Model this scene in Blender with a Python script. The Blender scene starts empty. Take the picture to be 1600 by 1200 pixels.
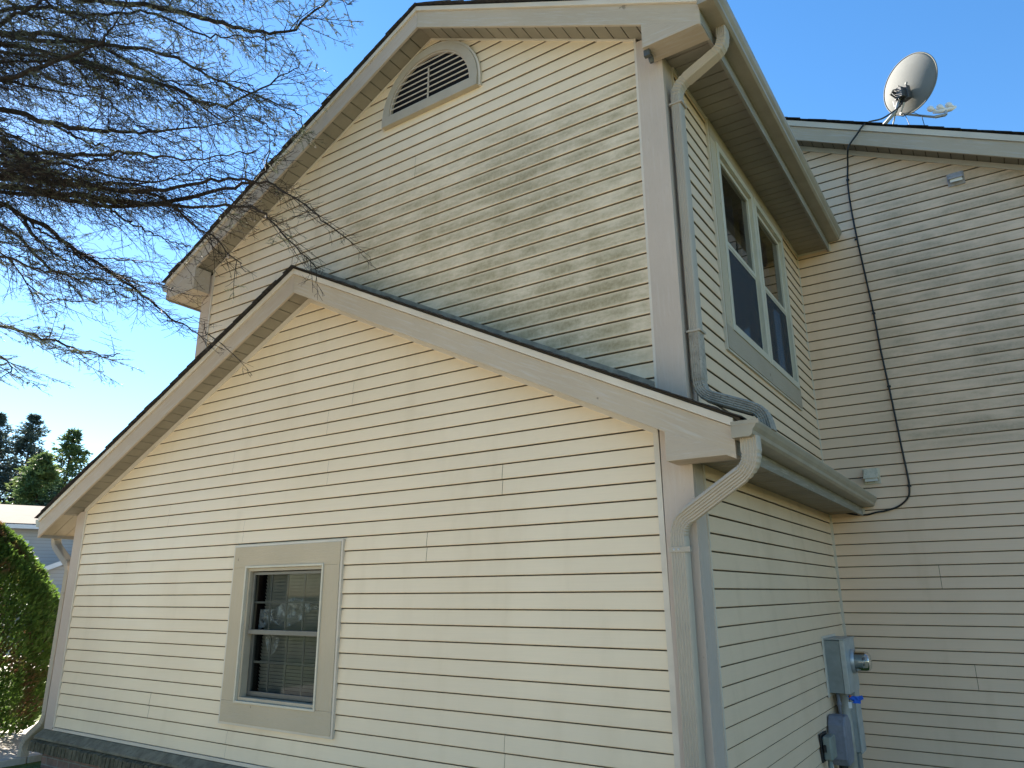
import bpy, math, random
from mathutils import Vector, Matrix, noise

# ------------------------------------------------------------------ camera, sky, sun, exposure
S = bpy.context.scene
COL = S.collection
cd = bpy.data.cameras.new('camera'); cam = bpy.data.objects.new('camera', cd); COL.objects.link(cam)
CAM = Vector((1.5974, -3.9236, -0.8258))
F_PX, YAW, PITCH, ROLL = 1139.4, -0.5892, 0.2806, -0.0059
fw = Vector((math.sin(YAW)*math.cos(PITCH), math.cos(YAW)*math.cos(PITCH), math.sin(PITCH)))
rt0 = Vector((math.cos(YAW), -math.sin(YAW), 0)); up0 = rt0.cross(fw)
rt = rt0*math.cos(ROLL) + up0*math.sin(ROLL); up = up0*math.cos(ROLL) - rt0*math.sin(ROLL)
cam.matrix_world = Matrix(((rt.x, up.x, -fw.x, CAM.x), (rt.y, up.y, -fw.y, CAM.y), (rt.z, up.z, -fw.z, CAM.z), (0, 0, 0, 1)))
cd.sensor_width = 36.0; cd.lens = F_PX/1600*36.0
cd.clip_start = 0.05; cd.clip_end = 2000
S.camera = cam

SUN = Vector((-0.799, 0.232, 0.554)).normalized()
EL = math.asin(SUN.z); AZ = math.atan2(SUN.x, SUN.y)
W_ = bpy.data.worlds.new('World'); S.world = W_; W_.use_nodes = True
wn = W_.node_tree; bg = wn.nodes['Background']
sky = wn.nodes.new('ShaderNodeTexSky'); sky.sky_type = 'NISHITA'; sky.sun_disc = False
sky.sun_elevation = EL; sky.sun_rotation = AZ
sky.altitude = 200; sky.air_density = 1.0; sky.dust_density = 0.05; sky.ozone_density = 1.5
hs = wn.nodes.new('ShaderNodeHueSaturation'); hs.inputs['Saturation'].default_value = 1.28
wn.links.new(sky.outputs[0], hs.inputs['Color']); wn.links.new(hs.outputs[0], bg.inputs[0]); bg.inputs[1].default_value = 0.055
sl = bpy.data.lights.new('sun', 'SUN'); sl.energy = 5.0; sl.angle = math.radians(0.5); sl.color = (1.0, 0.92, 0.80)
so = bpy.data.objects.new('sun', sl); COL.objects.link(so)
so.rotation_euler = (-SUN).to_track_quat('-Z', 'Y').to_euler(); so.location = (-10, 3, 12)
S.view_settings.view_transform = 'Standard'; S.view_settings.look = 'None'
S.view_settings.exposure = 2.38; S.view_settings.gamma = 1.0
S.view_settings.use_curve_mapping = False

# ------------------------------------------------------------------ helpers
R = random.Random(7)
class MB:
    def __init__(s): s.v = []; s.f = []
    def face(s, pts):
        n = len(s.v); s.v.extend([tuple(p) for p in pts]); s.f.append(tuple(range(n, n+len(pts))))
    def box(s, x0, x1, y0, y1, z0, z1, rot=None, c=None):
        P = [(x0,y0,z0),(x1,y0,z0),(x1,y1,z0),(x0,y1,z0),(x0,y0,z1),(x1,y0,z1),(x1,y1,z1),(x0,y1,z1)]
        if rot is not None: P = [tuple(Vector(c)+rot@(Vector(p)-Vector(c))) for p in P]
        n = len(s.v); s.v.extend(P)
        for f in ((0,3,2,1),(4,5,6,7),(0,1,5,4),(1,2,6,5),(2,3,7,6),(3,0,4,7)): s.f.append(tuple(n+i for i in f))
    def prism(s, poly, a, b, m):           # poly of 2-D points, swept from a to b; m(u,w,t) -> xyz
        n = len(s.v); k = len(poly)
        s.v.extend([m(u, w, a) for u, w in poly]); s.v.extend([m(u, w, b) for u, w in poly])
        s.f.append(tuple(range(n, n+k))); s.f.append(tuple(range(n+2*k-1, n+k-1, -1)))
        for i in range(k): j = (i+1) % k; s.f.append((n+i, n+k+i, n+k+j, n+j))
    def tube(s, pts, rad, seg=6, cap=True):
        pts = [Vector(p) for p in pts]
        if not hasattr(rad, '__len__'): rad = [rad]*len(pts)
        n0 = len(s.v); ref = None
        for i, p in enumerate(pts):
            d = (pts[min(i+1, len(pts)-1)]-pts[max(i-1, 0)])
            if d.length < 1e-9: d = Vector((0, 0, 1))
            d.normalize()
            if ref is None: ref = Vector((0, 0, 1)) if abs(d.z) < .9 else Vector((1, 0, 0))
            a = d.cross(ref)
            if a.length < 1e-4: a = d.cross(Vector((0.3, 1, 0.2)))
            a.normalize(); b = a.cross(d)
            ref = b
            for j in range(seg):
                t = 2*math.pi*j/seg; q = p+(a*math.cos(t)+b*math.sin(t))*rad[i]; s.v.append(q[:])
        for i in range(len(pts)-1):
            for j in range(seg):
                k = (j+1) % seg
                s.f.append((n0+i*seg+j, n0+(i+1)*seg+j, n0+(i+1)*seg+k, n0+i*seg+k))
        if cap:
            s.f.append(tuple(n0+j for j in range(seg))); e = n0+(len(pts)-1)*seg
            s.f.append(tuple(e+j for j in reversed(range(seg))))
    def lathe(s, prof, c, ax, seg=32):     # prof of (r, h) about axis ax through c
        ax = Vector(ax).normalized(); a = ax.cross(Vector((0.1, 0.2, 1))).normalized(); b = ax.cross(a)
        n0 = len(s.v); c = Vector(c)
        for r, h in prof:
            for j in range(seg):
                t = 2*math.pi*j/seg; s.v.append((c+ax*h+(a*math.cos(t)+b*math.sin(t))*r)[:])
        for i in range(len(prof)-1):
            for j in range(seg):
                k = (j+1) % seg; s.f.append((n0+i*seg+j, n0+(i+1)*seg+j, n0+(i+1)*seg+k, n0+i*seg+k))
    def build(s, name, mat, parent=None, smooth=False, bevel=0, label=None):
        me = bpy.data.meshes.new(name); me.from_pydata(s.v, [], s.f); me.validate(); me.update()
        mats = mat if isinstance(mat, (list, tuple)) else [mat]
        for m in mats: me.materials.append(m)
        o = bpy.data.objects.new(name, me); COL.objects.link(o)
        if parent is not None:
            o.parent = parent
            if parent.type == 'EMPTY': o.location = -Vector(parent.location)
        if smooth:
            for p in me.polygons: p.use_smooth = True
        if bevel:
            b = o.modifiers.new('bevel', 'BEVEL'); b.width = bevel; b.segments = 2; b.limit_method = 'ANGLE'; b.angle_limit = math.radians(40)
        if label: o['label'] = label
        return o
def tag(o, label=None, cat=None, group=None, kind=None):
    if label: o['label'] = label
    if cat: o['category'] = cat
    if group: o['group'] = group
    if kind: o['kind'] = kind
    return o
def thing(name, loc, label, cat, group=None):
    o = bpy.data.objects.new(name, None); COL.objects.link(o); o.location = loc; o.empty_display_size = .2
    return tag(o, label, cat, group)
def normals_out(o):
    import bmesh
    bm = bmesh.new(); bm.from_mesh(o.data); bmesh.ops.recalc_face_normals(bm, faces=bm.faces); bm.to_mesh(o.data); bm.free(); return o

# ------------------------------------------------------------------ materials
def mat(name, base=(.5,.5,.5), rough=.6, spec=.4, metal=0):
    m = bpy.data.materials.new(name); m.use_nodes = True; nt = m.node_tree
    b = nt.nodes['Principled BSDF']
    b.inputs['Base Color'].default_value = (*base, 1); b.inputs['Roughness'].default_value = rough
    b.inputs['Specular IOR Level'].default_value = spec; b.inputs['Metallic'].default_value = metal
    return m
class G:                                   # tiny node-graph helper
    def __init__(s, m): s.nt = m.node_tree; s.b = s.nt.nodes['Principled BSDF']; s.geo = s.nt.nodes.new('ShaderNodeNewGeometry')
    def n(s, t, **k):
        x = s.nt.nodes.new(t)
        for a, v in k.items(): setattr(x, a, v)
        return x
    def link(s, a, b): s.nt.links.new(a, b)
    def noise(s, scale, vec=(1,1,1), detail=4, rough=.55, off=0):
        mp = s.n('ShaderNodeMapping'); mp.inputs['Scale'].default_value = vec; mp.inputs['Location'].default_value = (off, off*.7, off*1.3)
        s.link(s.geo.outputs['Position'], mp.inputs[0])
        x = s.n('ShaderNodeTexNoise'); x.inputs['Scale'].default_value = scale; x.inputs['Detail'].default_value = detail; x.inputs['Roughness'].default_value = rough
        s.link(mp.outputs[0], x.inputs['Vector']); return x.outputs['Fac']
    def ramp(s, fac, a, b, lo=0., hi=1.):
        x = s.n('ShaderNodeMapRange'); x.clamp = True; x.interpolation_type = 'SMOOTHSTEP'
        for i, v in enumerate((a, b, lo, hi)): x.inputs[1+i].default_value = v
        s.link(fac, x.inputs[0]); return x.outputs[0]
    def math(s, op, a, b=None):
        x = s.n('ShaderNodeMath', operation=op)
        for i, v in enumerate((a, b)):
            if v is None: continue
            if isinstance(v, (int, float)): x.inputs[i].default_value = v
            else: s.link(v, x.inputs[i])
        return x.outputs[0]
    def mix(s, fac, a, b):
        x = s.n('ShaderNodeMix', data_type='RGBA')
        if isinstance(fac, (int, float)): x.inputs[0].default_value = fac
        else: s.link(fac, x.inputs[0])
        for i, v in ((6, a), (7, b)):
            if isinstance(v, tuple): x.inputs[i].default_value = (*v, 1)
            else: s.link(v, x.inputs[i])
        return x.outputs[2]
    def xyz(s):
        x = s.n('ShaderNodeSeparateXYZ'); s.link(s.geo.outputs['Position'], x.inputs[0]); return x.outputs
    def color(s, c): s.link(c, s.b.inputs['Base Color'])
    def rough(s, c): s.link(c, s.b.inputs['Roughness'])
    def bump(s, h, strength=.3, dist=.005):
        x = s.n('ShaderNodeBump'); x.inputs['Strength'].default_value = strength; x.inputs['Distance'].default_value = dist
        s.link(h, x.inputs['Height']); s.link(x.outputs[0], s.b.inputs['Normal'])

SP = 0.1016
def siding_mat(name, base, along, mildew=None, dirt=.25, moldcol=(.265,.205,.09)):
    m = mat(name, base, .42, .35); g = G(m)
    vec = (.6, 9, 9) if along == 'x' else (9, .6, 9)
    grain = g.noise(9, (vec[0]*.5, vec[1]*1.6, vec[2]*1.6), 3)
    blot = g.noise(1.3, (1, 1, 1), 4, off=3)
    streak = g.noise(2.2, (2.2, 2.2, .35), 4, off=9)
    P = g.xyz()
    # each moulded course keeps its own faint tone
    row = g.math('FLOOR', g.math('DIVIDE', g.math('ADD', P[2], 0.0 if along != 'z' else 0), SP*2))
    wn_ = g.n('ShaderNodeTexWhiteNoise', noise_dimensions='1D'); g.link(row, wn_.inputs['W'])
    c = g.mix(g.ramp(blot, .3, .75, 0, .5), base, tuple(x*.88 for x in base))
    c = g.mix(g.ramp(streak, .5, .8, 0, dirt), c, tuple(x*y for x, y in zip(base, (.70, .66, .58))))
    c = g.mix(g.math('MULTIPLY', wn_.outputs['Value'], .12), c, tuple(x*.8 for x in base))
    c = g.mix(g.ramp(grain, .35, .75, 0, .10), c, tuple(x*.75 for x in base))
    if mildew:
        (x0, x1, z0, z1, amt) = mildew
        win = g.math('MULTIPLY', g.ramp(P[0], x0, x0+.75), g.ramp(P[0], x1, x1-.10) if x1 < 1 else 1.0)
        win = g.math('MULTIPLY', win, g.math('MULTIPLY', g.ramp(P[2], z1, z1-.45), g.ramp(P[2], z0, z0+.35)))
        n1 = g.noise(1.6, (1, 1, 1.1), 5, .6, off=21)
        n2 = g.noise(7, (.55, 1, 1.6), 6, .72, off=5)
        n3 = g.noise(48, (1, 1, .8), 3, .7, off=2)
        fr = g.math('FRACT', g.math('DIVIDE', g.math('ADD', P[2], 100*SP), SP))
        band = g.math('MULTIPLY', g.ramp(fr, .02, .22, .45, 1.0), g.ramp(fr, 1.0, .62, .25, 1))
        k = g.math('ADD', g.math('MULTIPLY', n1, .75), g.math('MULTIPLY', n2, .75))
        k = g.ramp(k, .50, .95)
        k = g.math('MULTIPLY', g.math('MULTIPLY', k, win), band)
        k = g.math('MULTIPLY', k, g.ramp(n3, .25, .70, .7, 1.0))
        c = g.mix(g.math('MULTIPLY', k, amt), c, moldcol)
    g.color(c)
    wav = g.noise(3.0, (.5, .5, 2.4), 2, off=14)
    h = g.math('ADD', g.math('MULTIPLY', wav, 1.0), g.math('MULTIPLY', grain, .05))
    g.bump(h, .55, .008)
    g.rough(g.ramp(blot, .3, .7, .36, .52))
    return m
def wood_mat(name, base, axis='x', worn=(.50,.46,.41), amt=.5, spots=True, tilt=0):
    m = mat(name, base, .7, .25); g = G(m)
    if tilt:
        vr = g.n('ShaderNodeVectorRotate', rotation_type='Y_AXIS'); vr.inputs['Angle'].default_value = math.radians(tilt)
        g.link(g.geo.outputs['Position'], vr.inputs['Vector'])
        class _P: outputs = {'Position': vr.outputs[0]}
        g.geo = _P
    v = {'x': (1, 14, 14), 'y': (14, 1, 14), 'z': (14, 14, 1)}[axis]
    a = g.noise(4, v, 6, .65); b = g.noise(1.4, (1, 1, 1), 4, off=4); s_ = g.noise(11, (1, 1, 1), 2, off=8); gr = g.noise(22, v, 3, off=1)
    c = g.mix(g.ramp(b, .3, .7, 0, .6), base, tuple(x*.84 for x in base))
    c = g.mix(g.ramp(a, .48, .72, 0, amt), c, worn)
    c = g.mix(g.ramp(gr, .55, .8, 0, .35), c, tuple(x*.62 for x in base))
    if spots: c = g.mix(g.ramp(s_, .735, .77, 0, .75), c, tuple(x*.35 for x in base))
    g.color(c); g.bump(g.math('ADD', a, g.math('MULTIPLY', gr, .7)), .5, .004); return m
def plain(name, base, rough=.5, spec=.4, metal=0, var=.15, scale=6, bump=.1, mossy=None):
    m = mat(name, base, rough, spec, metal); g = G(m)
    a = g.noise(scale, (1, 1, 1), 5, .6)
    c = g.mix(g.ramp(a, .3, .75, 0, 1), base, tuple(max(0, x*(1-var*2)) for x in base))
    if mossy: c = g.mix(g.ramp(g.noise(scale*3, (1,1,1), 6, .7, off=6), .52, .68, 0, .8), c, mossy)
    g.color(c)
    if bump: g.bump(g.noise(scale*7, (1, 1, 1), 3), bump, .004)
    return m
M = {}
VIN = (.77, .62, .425)
M['sid_low'] = siding_mat('cream_vinyl_siding', VIN, 'x')
M['sid_up'] = siding_mat('mildewed_cream_siding', VIN, 'x', (-3.3, .06, .30, 2.78, .92), .4)
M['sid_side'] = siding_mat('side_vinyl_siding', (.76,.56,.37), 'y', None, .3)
M['sid_back'] = siding_mat('grey_beige_siding', (.78,.56,.38), 'x', (.42, 99, .25, 3.55, .68), .4, (.25,.20,.12))
M['lap'] = plain('lap_shadow_grime', (.30,.235,.16), .9, .1, var=.2, scale=9, bump=0)  # under-lap shadow, with some grime, put into a darker brown
M['trim'] = plain('cream_trim_channel', (.62,.54,.43), .45, .4, var=.08, scale=3)
M['backing'] = mat('wall_sheathing', (.10,.08,.06), .9, .1)
M['fascia'] = wood_mat('taupe_fascia_paint', (.46,.375,.28), 'x')
M['fascia_r'] = wood_mat('taupe_fascia_paint_right_slope', (.46,.375,.275), 'x', tilt=-26.5)
M['fascia_l'] = wood_mat('taupe_fascia_paint_left_slope', (.46,.375,.29), 'x', tilt=26.5)
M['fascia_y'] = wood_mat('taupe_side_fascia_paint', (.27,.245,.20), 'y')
M['corner'] = wood_mat('taupe_corner_board_paint', (.50,.405,.325), 'z', (.56,.50,.43), .25)
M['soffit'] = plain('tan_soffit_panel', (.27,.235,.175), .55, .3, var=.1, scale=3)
M['soffit_w'] = plain('bounce_lit_tan_soffit', (.42,.35,.24), .55, .3, var=.1, scale=3)  # paler copy of the soffit panel, ground bounce put into its colour
M['gutter'] = plain('taupe_gutter_aluminium', (.33,.28,.20), .38, .5, var=.10, scale=5, bump=.05)
M['gut_in'] = plain('gutter_dirt', (.06,.055,.04), .9, .1)
M['spout'] = plain('taupe_downspout_aluminium', (.40,.34,.26), .45, .4, var=.06, scale=3, bump=.04)
M['spout_dirty'] = plain('dirty_downspout_aluminium', (.36,.31,.24), .55, .4, var=.2, scale=14, bump=.15, mossy=(.13,.11,.075))
M['shingle'] = plain('dark_asphalt_shingle', (.055,.05,.048), .95, .2, var=.3, scale=30, bump=.6)
M['flash'] = plain('roof_flashing', (.34,.29,.215), .6, .3, var=.25, scale=10, mossy=(.22,.20,.13))
M['wframe'] = plain('taupe_window_frame', (.40,.335,.24), .45, .4, var=.07, scale=5)
M['wcream'] = plain('cream_window_frame', (.56,.50,.38), .45, .4, var=.06, scale=5)
M['wtrim'] = wood_mat('olive_taupe_window_trim', (.50,.405,.275), 'x', (.47,.42,.35), .25)
M['wtrim_z'] = wood_mat('olive_taupe_window_side_trim', (.50,.405,.275), 'z', (.47,.42,.35), .25)
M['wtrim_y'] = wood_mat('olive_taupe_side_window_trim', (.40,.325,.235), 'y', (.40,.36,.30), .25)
M['sash_mid'] = plain('grey_bronze_sash', (.17,.155,.125), .45, .4, var=.1, scale=5)
M['sash'] = plain('dark_bronze_sash', (.075,.075,.065), .4, .5, var=.1, scale=5)
M['screen'] = mat('insect_screen', (.018,.02,.024), .8, .15)
M['dark'] = mat('dark_interior', (.012,.012,.014), .9, .1)
M['room'] = mat('dim_room', (.018,.017,.016), .9, .1)
M['blind'] = plain('venetian_blind', (.42,.41,.36), .6, .3, var=.1)
M['grille'] = mat('grey_window_grille', (.22,.21,.18), .5, .3)
M['brick'] = None
m = mat('red_brown_brick', (.3,.19,.15), .85, .2); g = G(m)
br = g.n('ShaderNodeTexBrick'); mp = g.n('ShaderNodeMapping'); mp.inputs['Rotation'].default_value = (math.radians(90), 0, 0)
g.link(g.geo.outputs['Position'], mp.inputs[0]); g.link(mp.outputs[0], br.inputs['Vector'])
for k_, v_ in dict(Scale=1).items(): br.inputs[k_].default_value = v_
br.inputs['Brick Width'].default_value = .21; br.inputs['Row Height'].default_value = .0677; br.inputs['Mortar Size'].default_value = .006
br.inputs['Color1'].default_value = (.30,.18,.14,1); br.inputs['Color2'].default_value = (.20,.125,.105,1); br.inputs['Mortar'].default_value = (.28,.26,.23,1)
g.color(g.mix(g.ramp(g.noise(12), .4, .75, 0, .6), br.outputs['Color'], (.13,.10,.08)))
g.bump(g.math('SUBTRACT', g.noise(40), br.outputs['Fac']), .6, .008); M['brick'] = m
M['ledge'] = plain('mossy_brick_ledge', (.15,.125,.08), .9, .2, var=.3, scale=14, bump=.6, mossy=(.06,.065,.025))
M['ledge_cap'] = plain('weathered_stone_cap', (.22,.19,.13), .85, .2, var=.25, scale=10, bump=.5, mossy=(.09,.085,.05))
M['dish'] = plain('grey_satellite_dish_paint', (.20,.205,.195), .8, .15, var=.06, scale=3, bump=.03)
M['lnb'] = plain('white_lnb_plastic', (.85,.82,.78), .4, .4, var=.05)
M['galv'] = plain('galvanised_steel', (.42,.43,.43), .4, .6, .4, var=.12, scale=8)
M['bracket'] = plain('dark_dish_bracket', (.10,.10,.10), .5, .5, .3, var=.2, scale=20)
M['black'] = mat('black_cable_jacket', (.012,.012,.013), .45, .4)
M['meter'] = plain('grey_meter_enclosure', (.25,.275,.265), .45, .5, .2, var=.12, scale=9)
M['meter_lt'] = plain('light_grey_enclosure', (.42,.44,.42), .4, .5, .2, var=.12, scale=9)
M['pvc'] = plain('grey_pvc', (.23,.235,.27), .55, .4, var=.15, scale=10, mossy=(.16,.16,.17))
M['pvc_t'] = plain('tan_pvc', (.42,.38,.30), .5, .4, var=.15, scale=10)
M['telbox'] = plain('olive_grey_plastic', (.24,.26,.22), .6, .3, var=.12, scale=12)
M['blue'] = mat('blue_plastic_tag', (.02,.12,.60), .5, .4)
M['orange'] = mat('orange_plastic', (.6,.12,.03), .5, .4)
M['white'] = mat('white_plastic', (.75,.75,.73), .5, .4)
M['ventm'] = plain('weathered_vent_plastic', (.42,.38,.37), .5, .4, var=.12, scale=14, mossy=(.24,.23,.16))
M['ventb'] = plain('stained_vent_plastic', (.66,.57,.42), .5, .4, var=.10, scale=14, mossy=(.30,.28,.16))
def glass_mat(name, tint=(.9,.95,.95), refl=.10, trans=True):
    m = bpy.data.materials.new(name); m.use_nodes = True; nt = m.node_tree; nt.nodes.clear()
    out = nt.nodes.new('ShaderNodeOutputMaterial'); mx = nt.nodes.new('ShaderNodeMixShader')
    t = nt.nodes.new('ShaderNodeBsdfTransparent'); t.inputs[0].default_value = (*tint, 1)
    gl = nt.nodes.new('ShaderNodeBsdfGlossy'); gl.inputs['Roughness'].default_value = .02
    fr = nt.nodes.new('ShaderNodeFresnel'); fr.inputs[0].default_value = 1.45
    ml = nt.nodes.new('ShaderNodeMath'); ml.operation = 'MULTIPLY'; ml.inputs[1].default_value = refl; nt.links.new(fr.outputs[0], ml.inputs[0])
    nt.links.new(ml.outputs[0], mx.inputs[0]); nt.links.new(t.outputs[0], mx.inputs[1]); nt.links.new(gl.outputs[0], mx.inputs[2]); nt.links.new(mx.outputs[0], out.inputs[0])
    return m
M['glass'] = glass_mat('window_glass', (.56,.60,.60), .5)
M['glass_side'] = glass_mat('side_window_glass', (.5,.53,.53), 1.2)
M['meterglass'] = glass_mat('meter_glass', (.8,.84,.84), 3.0)
m = bpy.data.materials.new('plastic_film'); m.use_nodes = True; nt = m.node_tree; nt.nodes.clear()
out = nt.nodes.new('ShaderNodeOutputMaterial'); mx = nt.nodes.new('ShaderNodeMixShader'); t = nt.nodes.new('ShaderNodeBsdfTransparent')
pb = nt.nodes.new('ShaderNodeBsdfPrincipled'); pb.inputs['Base Color'].default_value = (.8,.82,.82,1); pb.inputs['Roughness'].default_value = .12; pb.inputs['Specular IOR Level'].default_value = 1
tc = nt.nodes.new('ShaderNodeNewGeometry'); ns = nt.nodes.new('ShaderNodeTexNoise'); ns.inputs['Scale'].default_value = 14; ns.inputs['Detail'].default_value = 6
nt.links.new(tc.outputs['Position'], ns.inputs['Vector']); mr = nt.nodes.new('ShaderNodeMapRange'); mr.inputs[1].default_value = .42; mr.inputs[2].default_value = .68; mr.inputs[3].default_value = .08; mr.inputs[4].default_value = .75
nt.links.new(ns.outputs['Fac'], mr.inputs[0]); nt.links.new(mr.outputs[0], mx.inputs[0]); nt.links.new(t.outputs[0], mx.inputs[1]); nt.links.new(pb.outputs[0], mx.inputs[2]); nt.links.new(mx.outputs[0], out.inputs[0])
M['film'] = m
def leaf_mat(name, c1, c2, c3=None, trans=.35, scale=3):
    m = bpy.data.materials.new(name); m.use_nodes = True; nt = m.node_tree; b = nt.nodes['Principled BSDF']; g = G(m)
    c = g.mix(g.ramp(g.noise(scale, (1,1,1), 4), .35, .65), c1, c2)
    if c3: c = g.mix(g.ramp(g.noise(scale*.45, (1,1,1), 3, off=11), .52, .62), c, c3)
    g.color(c); b.inputs['Roughness'].default_value = .6; b.inputs['Specular IOR Level'].default_value = .25
    tr = g.n('ShaderNodeBsdfTranslucent'); g.link(c, tr.inputs[0]); mx = g.n('ShaderNodeMixShader'); mx.inputs[0].default_value = trans
    out = [n for n in nt.nodes if n.type == 'OUTPUT_MATERIAL'][0]
    g.link(b.outputs[0], mx.inputs[1]); g.link(tr.outputs[0], mx.inputs[2]); g.link(mx.outputs[0], out.inputs[0]); return m
M['bark'] = plain('spruce_bark', (.085,.065,.05), .95, .15, var=.3, scale=20, bump=.6)
M['twig'] = plain('bare_spruce_twigs', (.045,.036,.030), .9, .15, var=.25, scale=9, bump=0)
M['needle'] = leaf_mat('silvery_spruce_needles', (.075,.09,.055), (.13,.145,.09), None, .3, 4)
M['fir_dark'] = leaf_mat('dark_fir_needles', (.055,.080,.070), (.10,.13,.11), None, .35, .8)
M['pine'] = leaf_mat('yellow_green_pine_needles', (.07,.12,.045), (.16,.21,.07), (.05,.085,.06), .4, .5)
M['arbor'] = leaf_mat('arborvitae_foliage', (.055,.10,.018), (.10,.17,.03), (.12,.065,.03), .45, 3)
M['arbor_brown'] = plain('dry_arborvitae_stems', (.13,.09,.06), .9, .15, var=.2, scale=9)
M['hedge'] = leaf_mat('broadleaf_foliage', (.03,.06,.02), (.06,.10,.03), None, .3, .6)

# ------------------------------------------------------------------ ground
gm = mat('lawn', (.06,.09,.03), .95, .1); g = G(gm)
g.color(g.mix(g.ramp(g.noise(.6, (1,1,1), 5), .35, .7), g.mix(g.ramp(g.noise(18, (1,1,1), 5), .3, .7), (.055,.085,.02), (.12,.15,.04)), (.10,.085,.05)))
g.bump(g.noise(45, (1,1,1), 3), .8, .03)
mb = MB(); N_ = 30
for i in range(N_):
    for j in range(N_):
        def gp(a, b):
            x = -900+1800*a/N_; y = -900+1800*b/N_; return (x, y, -2.40)
        mb.face([gp(i, j), gp(i+1, j), gp(i+1, j+1), gp(i, j+1)])
tag(mb.build('ground', gm), kind='structure')
dm = mat('driveway_concrete', (.46,.43,.38), .85, .2); g = G(dm)
g.color(g.mix(g.ramp(g.noise(1.5, (1,1,1), 6), .3, .7), (.43,.39,.33), g.mix(g.ramp(g.noise(30, (1,1,1), 4), .3, .7), (.33,.30,.25), (.40,.37,.31))))
g.bump(g.noise(60), .3, .004)
mb = MB()
def slab(x0, x1, y0, y1, z=-2.34):
    mb.box(x0, x1, y0, y1, -2.45, z)
for j in range(6): slab(-9.1, -6.80, -9+3*j+.006, -6+3*j-.006)
for i in range(3):
    for j in range(9): slab(-25+3.2*i+.006, -21.8+3.2*i-.006, -9+3.2*j+.006, -5.8+3.2*j-.006)
for i in range(3): slab(-6.79+3.0*i, -3.802+3.0*i, -3.9, -1.9)  # unseen paving before the house, added to bounce sunlight onto the gable wall
for i in range(3):
    for j in range(6): slab(-6.79+3.0*i, -3.802+3.0*i, -6.9-3*j, -3.912-3*j)  # further unseen rows, added for the same bounce
tag(mb.build('driveway', dm, bevel=.008), kind='structure')

# ------------------------------------------------------------------ the house
D, WX = 3.635, .185
house = thing('house', (-3.1, 3.0, -2.4), 'two-storey house clad in cream vinyl siding with taupe gable trim', 'house')
def clip(poly, a, b, c):                   # keep a*u+b*z<=c
    out = []
    for i in range(len(poly)):
        p, q = poly[i], poly[(i+1) % len(poly)]
        dp, dq = a*p[0]+b*p[1]-c, a*q[0]+b*q[1]-c
        if dp <= 1e-9: out.append(p)
        if (dp < -1e-9 and dq > 1e-9) or (dp > 1e-9 and dq < -1e-9):
            t = dp/(dp-dq); out.append((p[0]+(q[0]-p[0])*t, p[1]+(q[1]-p[1])*t))
    return out if len(out) >= 3 else []
PROF = [(0, .0098), (.0035, .0125), (SP*.45, .0085), (SP-.0082, .0030), (SP-.005, -.008), (SP, -.016)]
def siding(name, m, regions, place, phase=0., holes=(), seams=(), label=None):
    mb = MB(); lap = []
    for reg in regions:
        z0 = min(p[1] for p in reg); z1 = max(p[1] for p in reg)
        for k in range(math.floor((z0-phase)/SP), math.ceil((z1-phase)/SP)):
            zb = phase+k*SP; zt = zb+SP
            row = clip(clip(reg, 0, -1, -zb), 0, 1, zt)
            if not row: continue
            pieces = [row]
            for (u0, u1, h0, h1) in holes:
                if zb >= h0-1e-6 and zt <= h1+1e-6:
                    pieces = [q for p in pieces for q in (clip(p, 1, 0, u0), clip(p, -1, 0, -u1)) if q]
            segs = []
            for p in pieces:
                cur = [(p, 0.)]
                for (u, k0, k1) in seams:
                    if k0 <= k < k1:
                        nx = []
                        for q, o in cur:
                            a = clip(q, 1, 0, u); b = clip(q, -1, 0, -(u+.0035))
                            if a: nx.append((a, .0))
                            if b: nx.append((b, .0015))
                        cur = nx
                segs += cur
            jit = R.uniform(-.0008, .0008)
            for p, o in segs:
                for (h0, o0), (h1, o1) in zip(PROF[:-1], PROF[1:]):
                    s_ = clip(clip(p, 0, -1, -(zb+h0)), 0, 1, zb+h1)
                    if s_:
                        mb.face([place(u, z, o+jit+o0+(o1-o0)*(z-zb-h0)/(h1-h0)) for u, z in s_])
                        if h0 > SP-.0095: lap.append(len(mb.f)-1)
                bot = [q for q in p if abs(q[1]-zb) < 1e-6]
                if len(bot) == 2:
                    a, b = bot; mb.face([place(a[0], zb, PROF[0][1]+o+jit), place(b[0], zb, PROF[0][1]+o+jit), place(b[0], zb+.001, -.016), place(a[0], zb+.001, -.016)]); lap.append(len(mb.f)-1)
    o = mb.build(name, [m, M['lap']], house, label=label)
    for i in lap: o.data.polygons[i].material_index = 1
    return o
front = lambda u, z, o: (u, -o, z)
side = lambda u, z, o: (WX+o, u, z)
back = lambda u, z, o: (u, D-o, z)

# gable geometry (all z at fascia bottom edge)
LA = (-3.115, 1.640); LS_R, LS_L = .4997, .489        # lower gable apex & slopes
UA = (-1.822, 3.703); US_R, US_L = .499, .512         # upper gable
def low(x): return LA[1]-(x-LA[0])*LS_R if x > LA[0] else LA[1]-(LA[0]-x)*LS_L
def upp(x): return UA[1]-(x-UA[0])*US_R if x > UA[0] else UA[1]-(UA[0]-x)*US_L
FZ_L, FZ_U = .0, .035
lowpoly = [(-6.355, -2.035), (.0, -2.6), (.0, low(0)-.02), (LA[0], LA[1]-.02), (-6.355, low(-6.355)-.02)]
lowpoly[1] = (.0, -2.035)
W1 = (-3.72, -2.60, -.60, -1.66)                      # window hole
seamsF = [(-2.53,6,8),(-2.80,4,6),(-3.97,2,4),(-2.76,0,2),(-1.10,-2,0),(-1.73,-6,-4),(-4.86,-2,0),(-3.74,-4,-2),(-5.48,-6,-4),(-4.81,-18,-16),(-3.71,-20,-18),(-1.09,-18,-16)]
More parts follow.
